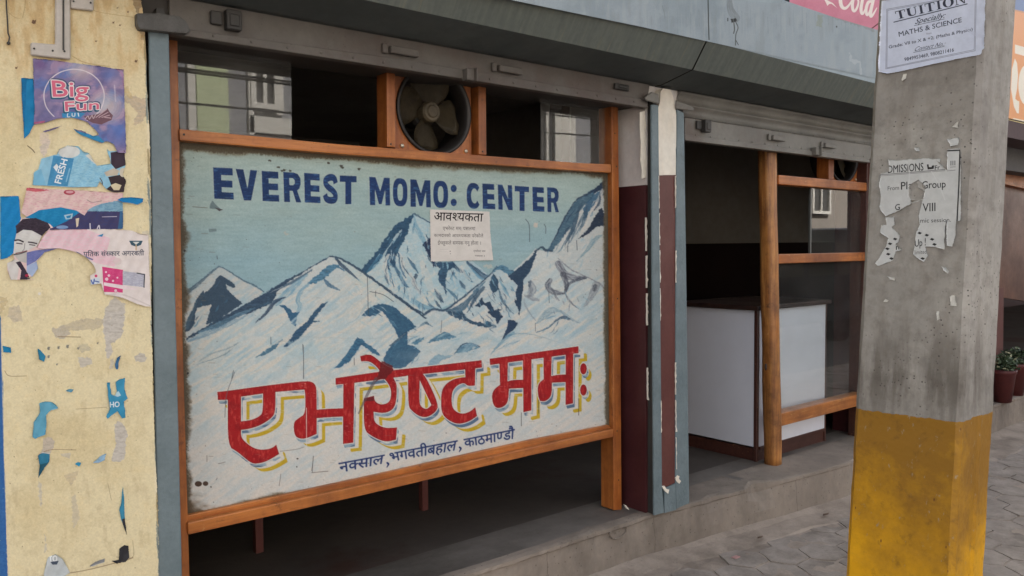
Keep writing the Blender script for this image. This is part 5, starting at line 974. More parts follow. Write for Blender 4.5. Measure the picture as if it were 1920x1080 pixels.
# pillar between the two shop fronts: enamel below, distemper above
zb = float(U(1250, 329, JY)[2]); pl = MB(); pl.box(2.848, 3.10, -.112, .12, FLOORZ, zb - .045); pl.build('pillar', MAROOND, B)
pu = MB(); pu.box(2.848, 3.10, -.112, .12, zb - .045, 2.2); pu.build('pillar', WHITEW, B)
st = MB(); st.px([(1236, 329), (1267, 328), (1266, 905), (1241, 916)], JY + .006, -.112); st.build('pillar_strip', MAROON, B)
su = MB(); su.px([(1239, 172), (1243, 166), (1257, 168), (1262, 180), (1266, 200), (1270, 230), (1271, 252), (1267, 280), (1268, 328), (1236, 328.5), (1235, 300), (1234, 240), (1233, 205), (1238, 190)], JY + .006, -.112); su.build('pillar_strip', CREAM, B)
def ragged(line, wmax, y0, y1, seed, side=1):
    rr = random.Random(seed); L = []; Rr = []
    for (ax, ay), (bx, by) in zip(line, line[1:]):
        n = max(2, int(abs(by - ay) / 5))
        for k in range(n):
            t = k / n; L.append((ax + (bx - ax) * t - rr.uniform(0, .6), ay + (by - ay) * t)); Rr.append((ax + (bx - ax) * t + side * max(.25, rr.gauss(.2, .3) * wmax), ay + (by - ay) * t + rr.uniform(-1, 1)))
    for i in range(0, len(L) - 14, 14):
        if rr.random() < .45: continue
        b = MB(); b.px(L[i:i + 13] + Rr[i:i + 13][::-1], y0, y1); yield b
for ln, w_, y0_, y1_, s_ in (([(1267, 330), (1268, 500), (1267, 700), (1269, 905)], 2.2, JY - .001, JY + .004, 1), ([(1235.5, 330), (1238, 520), (1241, 912)], 1.6, JY - .001, JY + .004, 2), ([(1211, 336), (1213, 480), (1215, 700), (1217, 930)], 2.6, -.121, -.113, 3)):
    for b in ragged(ln, w_, y0_, y1_, s_): b.build('paint_edge', CREAM, B)
for pts in ([(1241, 912), (1246, 911), (1250, 917), (1255, 918), (1253, 926), (1247, 921)], [(1267, 896), (1270, 891), (1274, 893), (1273, 898), (1277, 902), (1274, 907), (1270, 904), (1268, 901)]):
    b = MB(); b.px(pts, JY - .002, JY + .004); b.build('paint_edge', CREAM, B)
for pts in ([(1171, 946), (1174, 948), (1180, 956), (1176, 954)], [(1206, 958), (1210, 957), (1213, 961), (1208, 962)]):
    b = MB(); b.px(pts, -.08, -.07); b.build('paint_edge', CREAM, B)
ed = MB(); ed.px([(1200, 210), (1209, 208), (1210, 222), (1212, 234), (1210, 250), (1213, 262), (1211, 280), (1213, 300), (1212, 333), (1203, 335), (1204, 320), (1201, 300), (1202, 270), (1200, 240)], -.1145, -.111); ed.build('plaster_edge', CREAM, B)
ri = MB(); ri.box(5.12, 5.6, -.15, .2, FLOORZ, 2.2); ri.build('pillar', MAROOND, B)
# the dining room behind
for nm, q, mt in (('room_wall', (-.2, 5.45, 4.5, 4.6, FLOORZ, 1.47), INLOW), ('room_wall', (-.2, 5.45, 4.5, 4.6, 1.47, 2.62), INWALL), ('room_wall', (-.3, -.2, .16, 4.6, FLOORZ, 2.62), INWALL), ('room_wall', (5.45, 5.55, .16, 4.6, FLOORZ, 1.47), INLOW), ('room_wall', (5.45, 5.55, .16, 4.6, 1.47, 2.62), INWALL), ('ceiling', (-.3, 5.55, .1, 4.6, 2.5, 2.6), INWALL)):
    b = MB(); b.box(*q); b.build(nm, mt, B)
b = MB(); b.box(3.9, 4.0, 1.6, 4.5, FLOORZ, 1.47); b.build('room_partition', INLOW, B); b = MB(); b.box(3.9, 4.0, 1.6, 4.5, 1.47, 2.5); b.build('room_partition', INWALL, B)
b = MB(); b.box(3.82, 3.9, 1.5, 1.62, FLOORZ, 2.5); b.build('door_frame', BROWN, B)

# ---------------------------------------------------------------- rolling shutters
def rivets(mb, line, y, n, r=.0055):
    (x0, z0), (x1, z1) = line
    for k in range(n):
        t = (k + .5) / n; mb.ball((x0 + (x1 - x0) * t, y, z0 + (z1 - z0) * t), r, (1, .6, 1))
SHUTD = mat_worn('shaded_shutter_grey', A(106, 101, 95), A(92, 87, 82), A(88, 74, 68), 4, rough=.55, bmp=.2, dirt_at=(.5, .7), speck=.3)  # shutter grey darkened to carry the shade under the canopy
S1 = empty('rolling_shutter', (1.8, -.13, 2.09), 'grey rolling shutter raised above the painted mountain sign', 'shutter', 'raised rolling shutters')
S2 = empty('rolling_shutter', (4., -.13, 1.96), 'grey ribbed rolling shutter half raised above the doorway beside the concrete pole', 'shutter', 'raised rolling shutters')
sy = -.13
m = MB(); m.px([(318, 50), (740, 109), (1212, 187), (1216, 202.5), (800, 137), (318, 63)], sy - .008, sy + .03); m.bevel(.002, 1)
a, c = U(330, 56, sy - .008), U(1205, 193, sy - .008); rivets(m, ((a[0] + .05, a[2]), (c[0], c[2])), sy - .009, 17); m.build('bottom_rail', SHUTD, S1)
m = MB(); m.px([(318, -30), (1219, 150), (1214, 190), (740, 112), (318, 53)], sy, sy + .02); m.build('curtain', SHUTD, S1)
def hasp(p, S, kind, flip=1):
    x, y, z = U(*p, sy - .002); mb = MB()
    if kind == 'handle': mb.box(x, x + .115, y - .022, y, z - .014, z + .012); mb.box(x - .028, x - .006, y - .012, y, z - .016, z + .018)
    elif kind == 'box': mb.box(x, x + .035, y - .012, y, z - .018, z + .022); mb.box(x + .042, x + .088, y - .03, y, z - .03, z + .03); mb.box(x + .05, x + .08, y - .034, y - .029, z - .02, z + .016)
    elif kind == 'lug': mb.box(x, x + .035, y - .035, y, z - .022, z + .022); mb.box(x + .034, x + .04, y - .05, y, z - .026, z + .026)
    else: mb.box(x, x + .09, y - .014, y, z - .012, z + .014); mb.box(x + .02, x + .075, y - .02, y - .012, z - .006, z + .008)
    mb.bevel(.003, 1); mb.build('latch' if kind != 'handle' else 'handle', (SHUTD if S is S1 else SHUT) if kind in ('handle', 'lug') else DARKM, S)
hasp((728, 93), S1, 'handle'); hasp((931, 128), S1, 'handle'); hasp((393, 34), S1, 'box'); hasp((866, 141), S1, 'lug'); hasp((1150, 162), S1, 'bolt')
m = MB(); m.px([(1284, 252), (1630, 297), (1632, 305), (1285, 263)], sy - .01, sy + .03); m.bevel(.002, 1); a, c = U(1290, 254, sy - .01), U(1625, 298, sy - .01); m.build('bottom_rail', SHUT, S2)
m = MB(); m.px([(1284, 220), (1636, 271), (1632, 298), (1284, 254)], sy, sy + .02)
for l in (((1290, 221), (1630, 270)), ((1290, 251), (1628, 294))):
    a, c = U(*l[0], sy), U(*l[1], sy); rivets(m, ((a[0], a[2]), (c[0], c[2])), sy, 15, .006)
m.build('bottom_plate', SHUT, S2)
# ribbed slats rolling up behind the lintel
sl_ = MB(); z0 = float(U(1300, 222, sy)[2]); prev = None; hs = np.linspace(0, .2, 41)
for h in hs:
    y = sy - .006 + .022 * abs(math.sin(h / .058 * math.pi)) ** .7; cur = (sl_.bm.verts.new((3.07, y, z0 + h)), sl_.bm.verts.new((5.06, y, z0 + h)))
    if prev: sl_.bm.faces.new((prev[0], prev[1], cur[1], cur[0])).smooth = True
    prev = cur
sl_.build('curtain', SHUT, S2)
hasp((1304, 235), S2, 'box'); hasp((1444, 258), S2, 'handle'); hasp((1542, 272), S2, 'handle'); hasp((1520, 284), S2, 'lug')
# channel guides of both shutters: front plate, dark slot behind
def guide(S, pts, slot):
    g = MB(); g.px(pts, JY, JY + .012); g.bevel(.003, 1); o = g.build('guide_rail', GREYP, S)
    if slot: g = MB(); g.box(*slot); g.build('guide_slot', DARKM, S)
guide(S1, [(279, 56), (317, 62), (342, 1085), (297, 1085)], (.70, .722, JY + .012, -.10, FLOORZ, 2.15)); guide(S1, [(1222, 196), (1235, 197), (1242, 915), (1246, 962), (1227, 967)], (2.862, 2.89, JY + .012, -.112, FLOORZ, 2.15))
g = MB(); g.px([(1246, 917), (1266, 907), (1268, 956), (1246, 962)], JY + .001, JY + .02); g.build('guide_foot', GREYP, S1)
guide(S2, [(1270, 205), (1283, 212), (1288, 560), (1293, 944), (1268, 955), (1267, 900), (1268, 400), (1270, 250)], (3.03, 3.08, JY + .012, -.112, FLOORZ, 2.1))
# brackets that carry the roller
g = MB(); g.px([(256, 24), (300, 24), (338, 30), (350, 40), (359, 58), (352, 63), (318, 60), (290, 57), (262, 55), (257, 45)], JY - .03, JY); g.bevel(.006, 2); g.build('roller_bracket', mat_worn('painted_iron', A(92, 90, 87), A(80, 78, 75), A(70, 68, 65), 20, rough=.5, bmp=.5), S1)
g = MB(); g.px([(1222, 172), (1236, 176), (1238, 195), (1212, 188), (1210, 183)], JY - .012, JY); g.bevel(.004, 1); g.build('roller_bracket', SHUT, S1)
g = MB(); g.px([(1268, 188), (1286, 194), (1303, 203), (1300, 208), (1268, 204)], JY - .006, JY); g.bevel(.004, 1); g.build('roller_bracket', SHUT, S2)
lt = MB(); lt.box(.62, 5.1, -.11, .12, 2.1, 2.195); lt.build('lintel', mat_worn('dark_lintel', A(74, 70, 66), A(64, 60, 57), None, 3), B)

# ---------------------------------------------------------------- wooden shop front round the sign
W1 = empty('wooden_storefront', (1.76, .04, FLOORZ), 'orange varnished wooden shop front with transom panes over the mountain sign', 'shop front')
def bar(name, pts, y0, y1, mt, par, bv=.004):
    b = MB(); b.px(pts, y0, y1); b.bevel(bv, 2); return b.build(name, mt, par)
bar('post', [(316, 60), (333, 60), (336.5, 241), (343, 640), (356, 1085), (328, 1085)], 0, .08, ORANGEZ, W1)
bar('post', [(1147, 190), (1159, 192), (1163, 560), (1166, 956), (1151, 957), (1149, 560)], 0, .085, ORANGEZ, W1)
bar('rail', [(336.5, 241.5), (640, 270.5), (1080, 305), (1146, 308), (1146, 324), (1080, 320), (640, 289), (337, 263)], -.012, .07, ORANGE, W1)
bar('rail', [(352, 980.5), (680, 909.5), (1000, 838.5), (1150, 804), (1150, 819.5), (1000, 853), (680, 929), (353, 1003)], -.012, .07, ORANGE, W1)
bar('mullion', [(725, 128), (741, 130), (742, 276.5), (726, 275.5)], 0, .075, ORANGEZ, W1); bar('mullion', [(897, 155), (911.5, 157), (912.5, 291), (898, 290)], 0, .075, ORANGEZ, W1)
bar('head_rail', [(330, 40), (1150, 160), (1150, 172), (330, 55)], .02, .075, ORANGE, W1)
gp = MB(); gp.px([(326, 60), (546, 95), (547, 262), (338, 244)], .045, .050); gp.build('glass_pane', GLASSD, W1)
gp = MB(); gp.px([(1014, 170), (1140, 190), (1140, 312), (1015, 300)], .045, .050); gp.build('glass_pane', GLASSD, W1)
for q in ((1156, 312), (1157, 808), (1153, 250), (733, 270), (905, 284), (345, 252), (1158, 560), (1160, 900), (352, 700), (346, 470)):
    b = MB(); b.ball(tuple(U(*q, -.0005 if q not in ((345, 252),) else -.0125)), .0042, (1, .4, 1)); b.build('nail_head', DARKM, W1)
# the painted signboard
Cs = paint_sign(); ms = Cs.mask_rings([Cs.z().T([(331, 262), (1142, 308), (1147, 818), (346, 992)])]); mk = np.zeros((Cs.h, Cs.w), np.float32); mk[ms[0]] = ms[1]
SB = empty('signboard', (1.76, .03, .6), 'hand painted momo shop signboard with snowy mountains and red lettering', 'signboard')
painted_sheet('painted_face', Cs, on_plane(.028), PAINTED, SB, 2, mk)
bk = MB(); bk.px([(333, 264), (1141, 310), (1146, 814), (348, 988)], .031, .043); bk.build('backing_board', BROWN, SB)
bar('batten', [(345, 968), (680, 896), (1000, 824), (1142, 797), (1146, 803), (1000, 838), (680, 908), (352, 978)], .012, .03, ORANGE, SB, .003)
# notice pasted on the sign
Cn = paint_notice()
def curl(y, x1, x0, amt):
    def f(px, py):
        p = on_plane(y)(px, py); t = np.clip((px - x0) / (x1 - x0), 0, 1); k = np.clip((py - 440) / 50, 0, 1); p[..., 1] -= amt * (t ** 4 * k + .15 * np.abs(np.sin(px * .13)) * .2); return p
    return f
tag(painted_sheet('paper_notice', Cn, curl(.0255, 922, 806, .008), PAPER, None, 1, Cn.mask), 'white paper notice in black Nepali type pasted on the painted sky', 'notice')

# exhaust fans in the transom
def fan(loc, rad, label, turn, mts):
    R = empty('exhaust_fan', loc, label, 'fan', 'exhaust fans in the transoms'); x, y, z = loc
    b = MB(); n = 48; out = [];  s = rad * 1.03     # wooden board with a round opening
    for yy in (y, y + .012):
        sq = []; ci = []
        for k in range(n):
            a = 2 * math.pi * k / n; c_, s_ = math.cos(a), math.sin(a); q = s / max(abs(c_), abs(s_))
            sq.append(b.bm.verts.new((x + c_ * q, yy, z + s_ * q))); ci.append(b.bm.verts.new((x + c_ * rad * .985, yy, z + s_ * rad * .985)))
        out.append((sq, ci))
    for k in range(n):
        j = (k + 1) % n
        for o in out: b.bm.faces.new((o[0][k], o[0][j], o[1][j], o[1][k]))
        for i in (0, 1): b.bm.faces.new((out[0][i][k], out[0][i][j], out[1][i][j], out[1][i][k]))
    b.build('mounting_board', mts[0], R)
    b = MB(); b.lathe((x, y, z), [(rad, -.002), (rad, -.010), (rad * .95, -.012), (rad * .9, -.002), (rad * .87, .02), (rad * .86, .12), (rad * .985, .12)], 'y', 48, cap=False); b.build('fan_ring', mat_flat('greasy_iron', A(40, 36, 34), .45, .5, .4), R, True)
    b = MB(); b.lathe((x, y, z), [(rad * .2, .012), (rad * .235, .02), (rad * .235, .065), (rad * .2, .07)], 'y', 28); b.lathe((x, y, z), [(rad * .12, .006), (rad * .15, .012)], 'y', 20); b.build('hub', BLADE, R)
    for k in range(4):
        a0 = turn + k * math.pi / 2; b = MB(); g = []
        for i in range(8):
            t = i / 7; rr = rad * (.2 + .62 * t); wd = rad * (.16 + .27 * math.sin(min(1, t * 1.25) * math.pi * .55)) * (1 if t < .85 else math.sqrt(max(.1, 1 - ((t - .85) / .17) ** 2)))
            row = []
            for j in range(5):
                v = (j / 4 - .5) * 2 * wd; aa = a0 + t * .18; row.append(b.bm.verts.new((x + math.cos(aa) * rr - math.sin(aa) * v, y + .045 + v * .38 + .01 * (1 - (v / wd) ** 2), z + math.sin(aa) * rr + math.cos(aa) * v)))
            g.append(row)
        for i in range(7):
            for j in range(4): b.bm.faces.new((g[i][j], g[i + 1][j], g[i + 1][j + 1], g[i][j + 1])).smooth = True
        bmesh.ops.solidify(b.bm, geom=b.bm.faces[:], thickness=.002); b.build('blade', BLADE, R, True)
    b = MB(); b.lathe((x, y + .07, z), [(rad * .3, 0), (rad * .34, .02), (rad * .3, .09)], 'y', 24); b.box(x - rad * .9, x + rad * .9, y + .085, y + .095, z - .012, z + .012); b.box(x - .012, x + .012, y + .085, y + .095, z - rad * .9, z + rad * .9); b.build('motor', DARKM, R)
    for sx_ in (-1, 1): b = MB(); b.ball((x + sx_ * rad * .86, y - .004, z - rad * .84), .008, (1, .6, 1), 12); b.build('screw', mat_flat('bright_screw', A(210, 200, 180), .3, .6, .8), R)
fc = U(814, 208, .03); fl = U(742, 208, .03)
fan((float(fc[0]), .03, float(fc[2])), float(fc[0] - fl[0]), 'greasy four bladed exhaust fan in the transom above the mountain sign', math.radians(78), (ORANGEZ,))
fan((4.86, .01, 2.03), .19, 'dark exhaust fan under the half raised shutter beside the concrete pole', math.radians(40), (ORANGEZ,))

# ---------------------------------------------------------------- wooden window of the second front
W2 = empty('shop_window', (4.5, -.05, FLOORZ), 'worn wooden shop window frame with thick post beside the open doorway', 'shop window')
b = MB(); rings = []; pa_, pb_ = U(1438.5, 300, -.02), U(1449.5, 868, -.02)
for i in range(41):
    t = i / 40; z = FLOORZ + (2.1 - FLOORZ) * t; k = (z - pb_[2]) / (pa_[2] - pb_[2]); cx = pb_[0] + (pa_[0] - pb_[0]) * k; ring_ = []
    for j in range(20):
        a = 2 * math.pi * j / 20; c_, s_ = math.cos(a), math.sin(a); r_ = .0445 / (abs(c_) ** 3.2 + abs(s_) ** 3.2) ** (1 / 3.2) * (1 + .025 * math.sin(3 * t * 6 + a * 2) + .02 * math.sin(t * 23 + a))
        ring_.append(b.bm.verts.new((cx + r_ * c_, -.02 + r_ * s_, z)))
    rings.append(ring_)
for p, q in zip(rings, rings[1:]):
    for j in range(20): b.bm.faces.new((p[j], p[(j + 1) % 20], q[(j + 1) % 20], q[j]))
b.bm.faces.new(rings[0][::-1]); b.bm.faces.new(rings[-1]); b.build('post', POSTW, W2, True)
kn = MB(); kn.ball(tuple(U(1436, 688, -.055)), .014, (.7, .4, 1.5), 12); kn.build('wood_knot', mat_flat('dark_knot', A(50, 32, 24), .6), W2)
b = MB(); b.box(5.04, 5.11, -.06, .05, FLOORZ, 2.1); b.bevel(.006, 2); b.build('post', BROWN, W2)
for z1, z0, y0, nm in ((1.846, 1.793, -.058, 'rail'), (1.400, 1.346, -.058, 'rail'), (.487, .412, -.062, 'rail')):
    b = MB(); b.box(4.035, 5.04, y0, .02, z0, z1); b.bevel(.005, 2); b.build(nm, RAILW if z1 < 1 else ORANGE, W2)
b = MB(); b.box(4.585, 4.645, -.05, .03, 1.846, 2.1); b.bevel(.004, 2); b.build('mullion', ORANGEZ, W2)
gp = MB(); gp.box(4.44, 5.04, -.018, -.013, 1.40, 1.793); gp.build('glass_pane', GLASS, W2); gp = MB(); gp.box(4.04, 5.04, -.030, -.025, .487, 1.346); gp.build('glass_pane', GLASS, W2)
b = MB(); b.box(4.432, 4.444, -.022, -.008, 1.40, 1.793); b.build('pane_edge', mat_flat('aluminium_edge', A(120, 122, 120), .35, .5, .5), W2)
# counter behind it
CT = empty('counter', (4.35, .3, FLOORZ), 'white laminate shop counter with dark brown edges in the doorway', 'counter')
cx0, cx1, cy0, cy1, ct = 4.012, 4.78, .06, .62, 1.075
b = MB(); b.box(cx0 + .03, cx1 - .012, cy0 + .004, cy0 + .02, .275, ct); b.build('front_panel', LAMW, CT)
b = MB(); b.box(cx0 + .004, cx0 + .02, cy0 + .022, cy1, .275, ct); b.build('side_panel', LAMW, CT)
for a_, b_ in ((cx0, cx0 + .022), (cx1 - .012, cx1)): b = MB(); b.box(a_, b_, cy0, cy0 + .022, FLOORZ, ct); b.bevel(.002, 1); b.build('corner_strip', BROWN, CT)
b = MB(); b.box(cx0 + .012, cx1 - .01, cy0 + .010, cy1, FLOORZ, .262); b.box(cx0 + .03, cx1 - .012, cy0 - .004, cy0 + .03, .258, .276); b.build('plinth', BROWN, CT)
b = MB(); b.box(cx0 - .03, cx1 + .02, cy0 - .02, cy1 + .02, ct, ct + .028); b.bevel(.004, 2); b.build('counter_top', mat_wood('counter_top_wood', A(58, 42, 37), A(50, 35, 31), A(40, 28, 25), 'x', .45), CT)
# tables in the dark room under the sign
def table(x, y, lab):
    T = empty('dining_table', (x, y, FLOORZ), lab, 'table', 'maroon dining tables')
    b = MB(); b.box(x - .45, x + .45, y - .3, y + .3, FLOORZ + .72, FLOORZ + .75); b.bevel(.004, 1); b.build('table_top', BROWN, T)
    for sx_ in (-1, 1):
        for s2 in (-1, 1):
            b = MB(); b.box(x + sx_ * .41 - .016, x + sx_ * .41 + .016, y + s2 * .26 - .016, y + s2 * .26 + .016, FLOORZ, FLOORZ + .72); b.build('leg', MAROON, T)
p = U(484, 1010, .62); table(float(p[0]) + .41, .88, 'maroon legged table just inside the gap under the sign')
p = U(625, 970, 1.5); table(float(p[0]) + .41, 1.76, 'maroon legged table deeper in the dark room under the sign')

# ---------------------------------------------------------------- what hangs and sticks on the yellow wall
PVC = mat_worn('aged_pvc', A(196, 188, 180), A(182, 174, 164), A(160, 148, 134), 10, rough=.5, dirt_at=(.58, .78))
b = MB(); b.px([(104, -40), (132, -40), (133, 111), (58, 103), (58, 79), (104, 83)], wy - .014, wy - .002); b.px([(133.5, -40), (176, -40), (176, 20), (133.5, 15)], wy - .014, wy - .002); b.bevel(.003, 1)
TR = b.build('cable_trunking', PVC); tag(TR, 'white plastic cable trunking bent round a corner at the top of yellow wall', 'trunking')
for q in ((64, 91), (99, 95), (121, 96), (138, 2), (170, 5)): b = MB(); b.ball(tuple(U(*q, wy - .016)), .003, (1, .6, 1)); b.build('screw', DARKM, TR)
b = MB(); b.tube([U(119, y, wy - .017) for y in (-40, 20, 60, 94)], .0022, 5); b.build('seam_wire', DARKM, TR)
b = MB(); b.tube([U(x, y, wy - .006) for x, y in ((11, -30), (12, 10), (14, 40), (15, 62), (18, 70), (16, 80))], .0018, 5); b.ball(tuple(U(16, 81, wy - .006)), .005); tag(b.build('hanging_wire', DARKM), 'thin dark wire hanging at the upper left of the yellow wall', 'wire')
def poster(name, C, dy, lab, cat='poster', group=None, surf=None):
    # torn and loosened edges stand off the wall a little
    b_ = C.mask.copy(); r_ = max(1, int(1.1 * C.S))
    for it in range(3):
        for ax in (0, 1): b_ = sum(np.roll(b_, k, ax) for k in range(-r_, r_ + 1)) / (2 * r_ + 1)
    n_ = fbm(C.h, C.w, 9 * C.S, 9 * C.S, len(lab), 3); lf = np.clip(1.5 - b_ * 1.6, 0, 1) ** 1.6 * sstep(.35, .75, n_) * .009
    o = painted_sheet(name, C, surf or crinkle(wy - dy), PAPER, None, 1, C.mask, lf, (-1, 0, 0) if surf else (0, -1, 0)); tag(o, lab, cat, group); return o
def crinkle(y):
    def f(px, py):
        p = on_plane(y)(px, py); p[..., 1] -= .0006 * (1 + np.sin(px * .31 + py * .17)) + .0005 * np.sin(py * .23 - px * .11); return p
    return f
poster('torn_poster', paint_bluebehind(), .0015, 'narrow torn strip of plain blue paper half under the purple wafer poster', 'poster')
poster('torn_poster', paint_fresh(), .0022, 'torn pale blue poster remains with a leaning blue packet', 'poster'); poster('torn_poster', paint_bigfun(), .004, 'purple wafer poster with big pink and white lettering, torn below', 'poster')
poster('torn_poster', paint_faceposter(), .003, 'torn poster layers with a dark haired face, bright blue and purple', 'poster'); poster('torn_poster', paint_incense(), .0055, 'torn pink and white poster with a line of Nepali type and magenta box', 'poster')
poster('paper_scrap', paint_bluestrip(), .0062, 'bright blue strip of paper sticking out right of the pink poster', 'paper scrap'); poster('paper_scrap', paint_lettered(), .0022, 'ragged blue paper scrap printed with two white letters', 'paper scrap', 'paper scraps on the yellow wall')
for i in range(len(SCRAPS)): poster('paper_scrap', paint_scrap(i), .0022, SCRAPS[i][2], 'paper scrap', 'paper scraps on the yellow wall')

# ---------------------------------------------------------------- concrete pole with its bills
PX0, PSX, PY1, PY2, PT = 2.2, .09, -1.416, -1.716, .225
def pole_mat():
    m, t, p = nodes('pole_concrete', .85, .25)
    n1 = tex(t, 3.2, (1, 1, 1), 8, .7); n2 = tex(t, 26, (1, 1, 1), 6, .7); n3 = tex(t, 7, (2, 2, .35), 6, .65); n4 = tex(t, 1.6, (1, 1, .8), 5, .6)
    c = mix(t, ramp(t, n1.outputs[0], .35, .65), A(144, 141, 136), A(163, 159, 153)); c = mix(t, ramp(t, n2.outputs[0], .45, .75, (0, 0, 0, 1), (.7, .7, .7, 1)), c, A(112, 107, 102)); c = mix(t, ramp(t, n3.outputs[0], .5, .72, (0, 0, 0, 1), (.55, .55, .55, 1)), c, A(118, 110, 102)); c = mix(t, ramp(t, n4.outputs[0], .52, .66, (0, 0, 0, 1), (.6, .6, .6, 1)), c, A(106, 100, 96))
    v = tex(t, 70, (1, 1, 1), kind='TexVoronoi'); pits = ramp(t, v.outputs[0], .10, .2, (1, 1, 1, 1), (0, 0, 0, 1)); c = mix(t, mix(t, ramp(t, n1.outputs[0], .5, .6), (0, 0, 0, 1), pits), c, A(66, 62, 60))
    tc = N(t, 'TexCoord'); sx = N(t, 'SeparateXYZ'); t.links.new(tc.outputs['Object'], sx.inputs[0])
    def mth(op, a, b=0.):
        q = N(t, 'Math', operation=op)
        for i, v_ in ((0, a), (1, b)):
            if hasattr(v_, 'links'): t.links.new(v_, q.inputs[i])
            else: q.inputs[i].default_value = v_
        return q.outputs[0]
    # soot above the paint line
    zl = mth('ADD', mth('MULTIPLY', sx.outputs[1], YB), YA); zz = mth('SUBTRACT', sx.outputs[2], zl)
    zz = mth('ADD', zz, mth('ADD', mth('MULTIPLY', mth('SUBTRACT', n2.outputs[0], .5), .016), mth('MULTIPLY', mth('SUBTRACT', n1.outputs[0], .5), .022)))
    soot = mth('MULTIPLY', mth('SUBTRACT', 1., mth('ABSOLUTE', mth('MULTIPLY', mth('SUBTRACT', zz, .10), 5.))), 1.); soot = mth('MULTIPLY', mth('MAXIMUM', soot, 0.), ramp(t, n3.outputs[0], .35, .6))
    c = mix(t, mth('MULTIPLY', soot, .75), c, A(84, 78, 72))
    dirt = mth('ADD', mth('MULTIPLY', zz, 2.7), 1.28); dirt = mth('ADD', dirt, mth('MULTIPLY', mth('SUBTRACT', n1.outputs[0], .5), 3.4)); dirt = mth('MINIMUM', mth('MAXIMUM', dirt, 0.), 1.)
    y = mix(t, ramp(t, n4.outputs[0], .4, .65), A(214, 158, 24), A(194, 142, 28)); y = mix(t, mth('MULTIPLY', dirt, .85), y, A(124, 88, 34)); y = mix(t, ramp(t, n2.outputs[0], .55, .75, (0, 0, 0, 1), (.7, .7, .7, 1)), y, A(100, 72, 34)); n7 = tex(t, 60, (1, 1, .5), 4, .7); y = mix(t, ramp(t, n7.outputs[0], .63, .7, (0, 0, 0, 1), (.8, .8, .8, 1)), y, A(150, 140, 120))
    v2 = tex(t, 34, (1, 1, .45), kind='TexVoronoi'); y = mix(t, ramp(t, v2.outputs[0], .05, .09, (.9, .9, .9, 1), (0, 0, 0, 1)), y, A(96, 58, 34))
    isp = mth('LESS_THAN', zz, 0.); t.links.new(mix(t, isp, c, y), p.inputs['Base Color']); rgh = mth('SUBTRACT', .88, mth('MULTIPLY', isp, .4)); t.links.new(rgh, p.inputs['Roughness'])
    bump(t, p, mix(t, .5, n2.outputs[0], v.outputs[0]), .28, .004); return m
def on_pole(off):
    def f(px, py):
        r = RAYS(px, py); nx = r[..., 0] - PSX * r[..., 2]; k = (PX0 - off + PSX * CAM[2] - CAM[0]) / nx; return CAM + r * k[..., None]
    return f
pa, pb = on_pole(0)(np.array([1600., 1803.]), np.array([765., 793.])); YB = float((pa[2] - pb[2]) / (pa[1] - pb[1])); YA = float(pa[2] - YB * pa[1])
pm = MB(); ch = .014; sec = [(0, PY1, 1, -1), (PT, PY1, -1, -1), (PT, PY2, -1, 1), (0, PY2, 1, 1)]; ring = []
prof2 = [(0, PY1 - ch), (ch, PY1), (PT - ch, PY1), (PT, PY1 - ch), (PT, PY2 + ch), (PT - ch, PY2), (PT * .62, PY2), (PT * .58, PY2 + .006), (PT * .34, PY2 + .006), (PT * .30, PY2), (ch, PY2), (0, PY2 + ch)]
zs = list(np.arange(-.4, 3.2, .04)) + [7.5]; rr = random.Random(2)
for z in zs:
    tp = 1 - .012 * max(0, z - 1)
    ring.append([pm.bm.verts.new((PX0 + PSX * z + x + rr.uniform(-.0012, .0012), y + rr.uniform(-.0012, .0012), z)) for x, y in prof2])
for a, b in zip(ring, ring[1:]):
    for k in range(12): pm.bm.faces.new((a[k], a[(k + 1) % 12], b[(k + 1) % 12], b[k]))
pm.bm.faces.new(ring[-1]); pole = pm.build('utility_pole', pole_mat()); tag(pole, 'leaning square concrete utility pole with its foot painted yellow', 'pole')
poster('paper_flyer', paint_tuition(), 0, 'white tuition flyer with black serif type pasted high on the concrete pole', 'flyer', None, on_pole(.0035)); poster('paper_flyer', paint_admission(), 0, 'torn grey white admissions bill shredded on the concrete pole', 'flyer', None, on_pole(.003))
for q, lab in ((((1690, 150), (1694, 139), (1700, 138), (1699, 147), (1693, 152)), 'tiny white paper crumb just below the tuition flyer'), (((1656, 566), (1660, 560), (1667, 563), (1664, 566)), 'white paper fleck left on the pole below the admissions bill'), (((1782, 556), (1785, 553), (1792, 553), (1794, 574), (1782, 573)), 'pale paper tab with a ragged side on the pole'), (((1756, 584), (1761, 583), (1763, 598), (1757, 601)), 'small upright pale paper scrap near the middle of the pole'), (((1668, 519), (1680, 520), (1679, 526), (1670, 524)), 'curled paper crumb under the admissions bill'), (((1785, 238), (1798, 226), (1796, 240)), 'dark torn paper flap above the admissions bill')):
    arr = np.array(q, float); Cc = paper(arr[:, 0].min() - 2, arr[:, 1].min() - 2, arr[:, 0].max() + 2, arr[:, 1].max() + 2, 5, [q], (204, 202, 196), (0, 0, 1)); poster('paper_scrap', Cc, 0, lab, 'paper scrap', 'paper crumbs on the concrete pole', on_pole(.003))
b = MB(); b.tube([(2.47, -1.72, gz(2.4) - .01), (2.475, -1.715, .2), (2.49, -1.70, .42)], .017, 10); b.build('blue_pipe', mat_flat('blue_plastic', A(40, 84, 150), .4)); tag(bpy.data.objects['blue_pipe'], 'blue plastic pipe standing behind the foot of the pole', 'pipe')

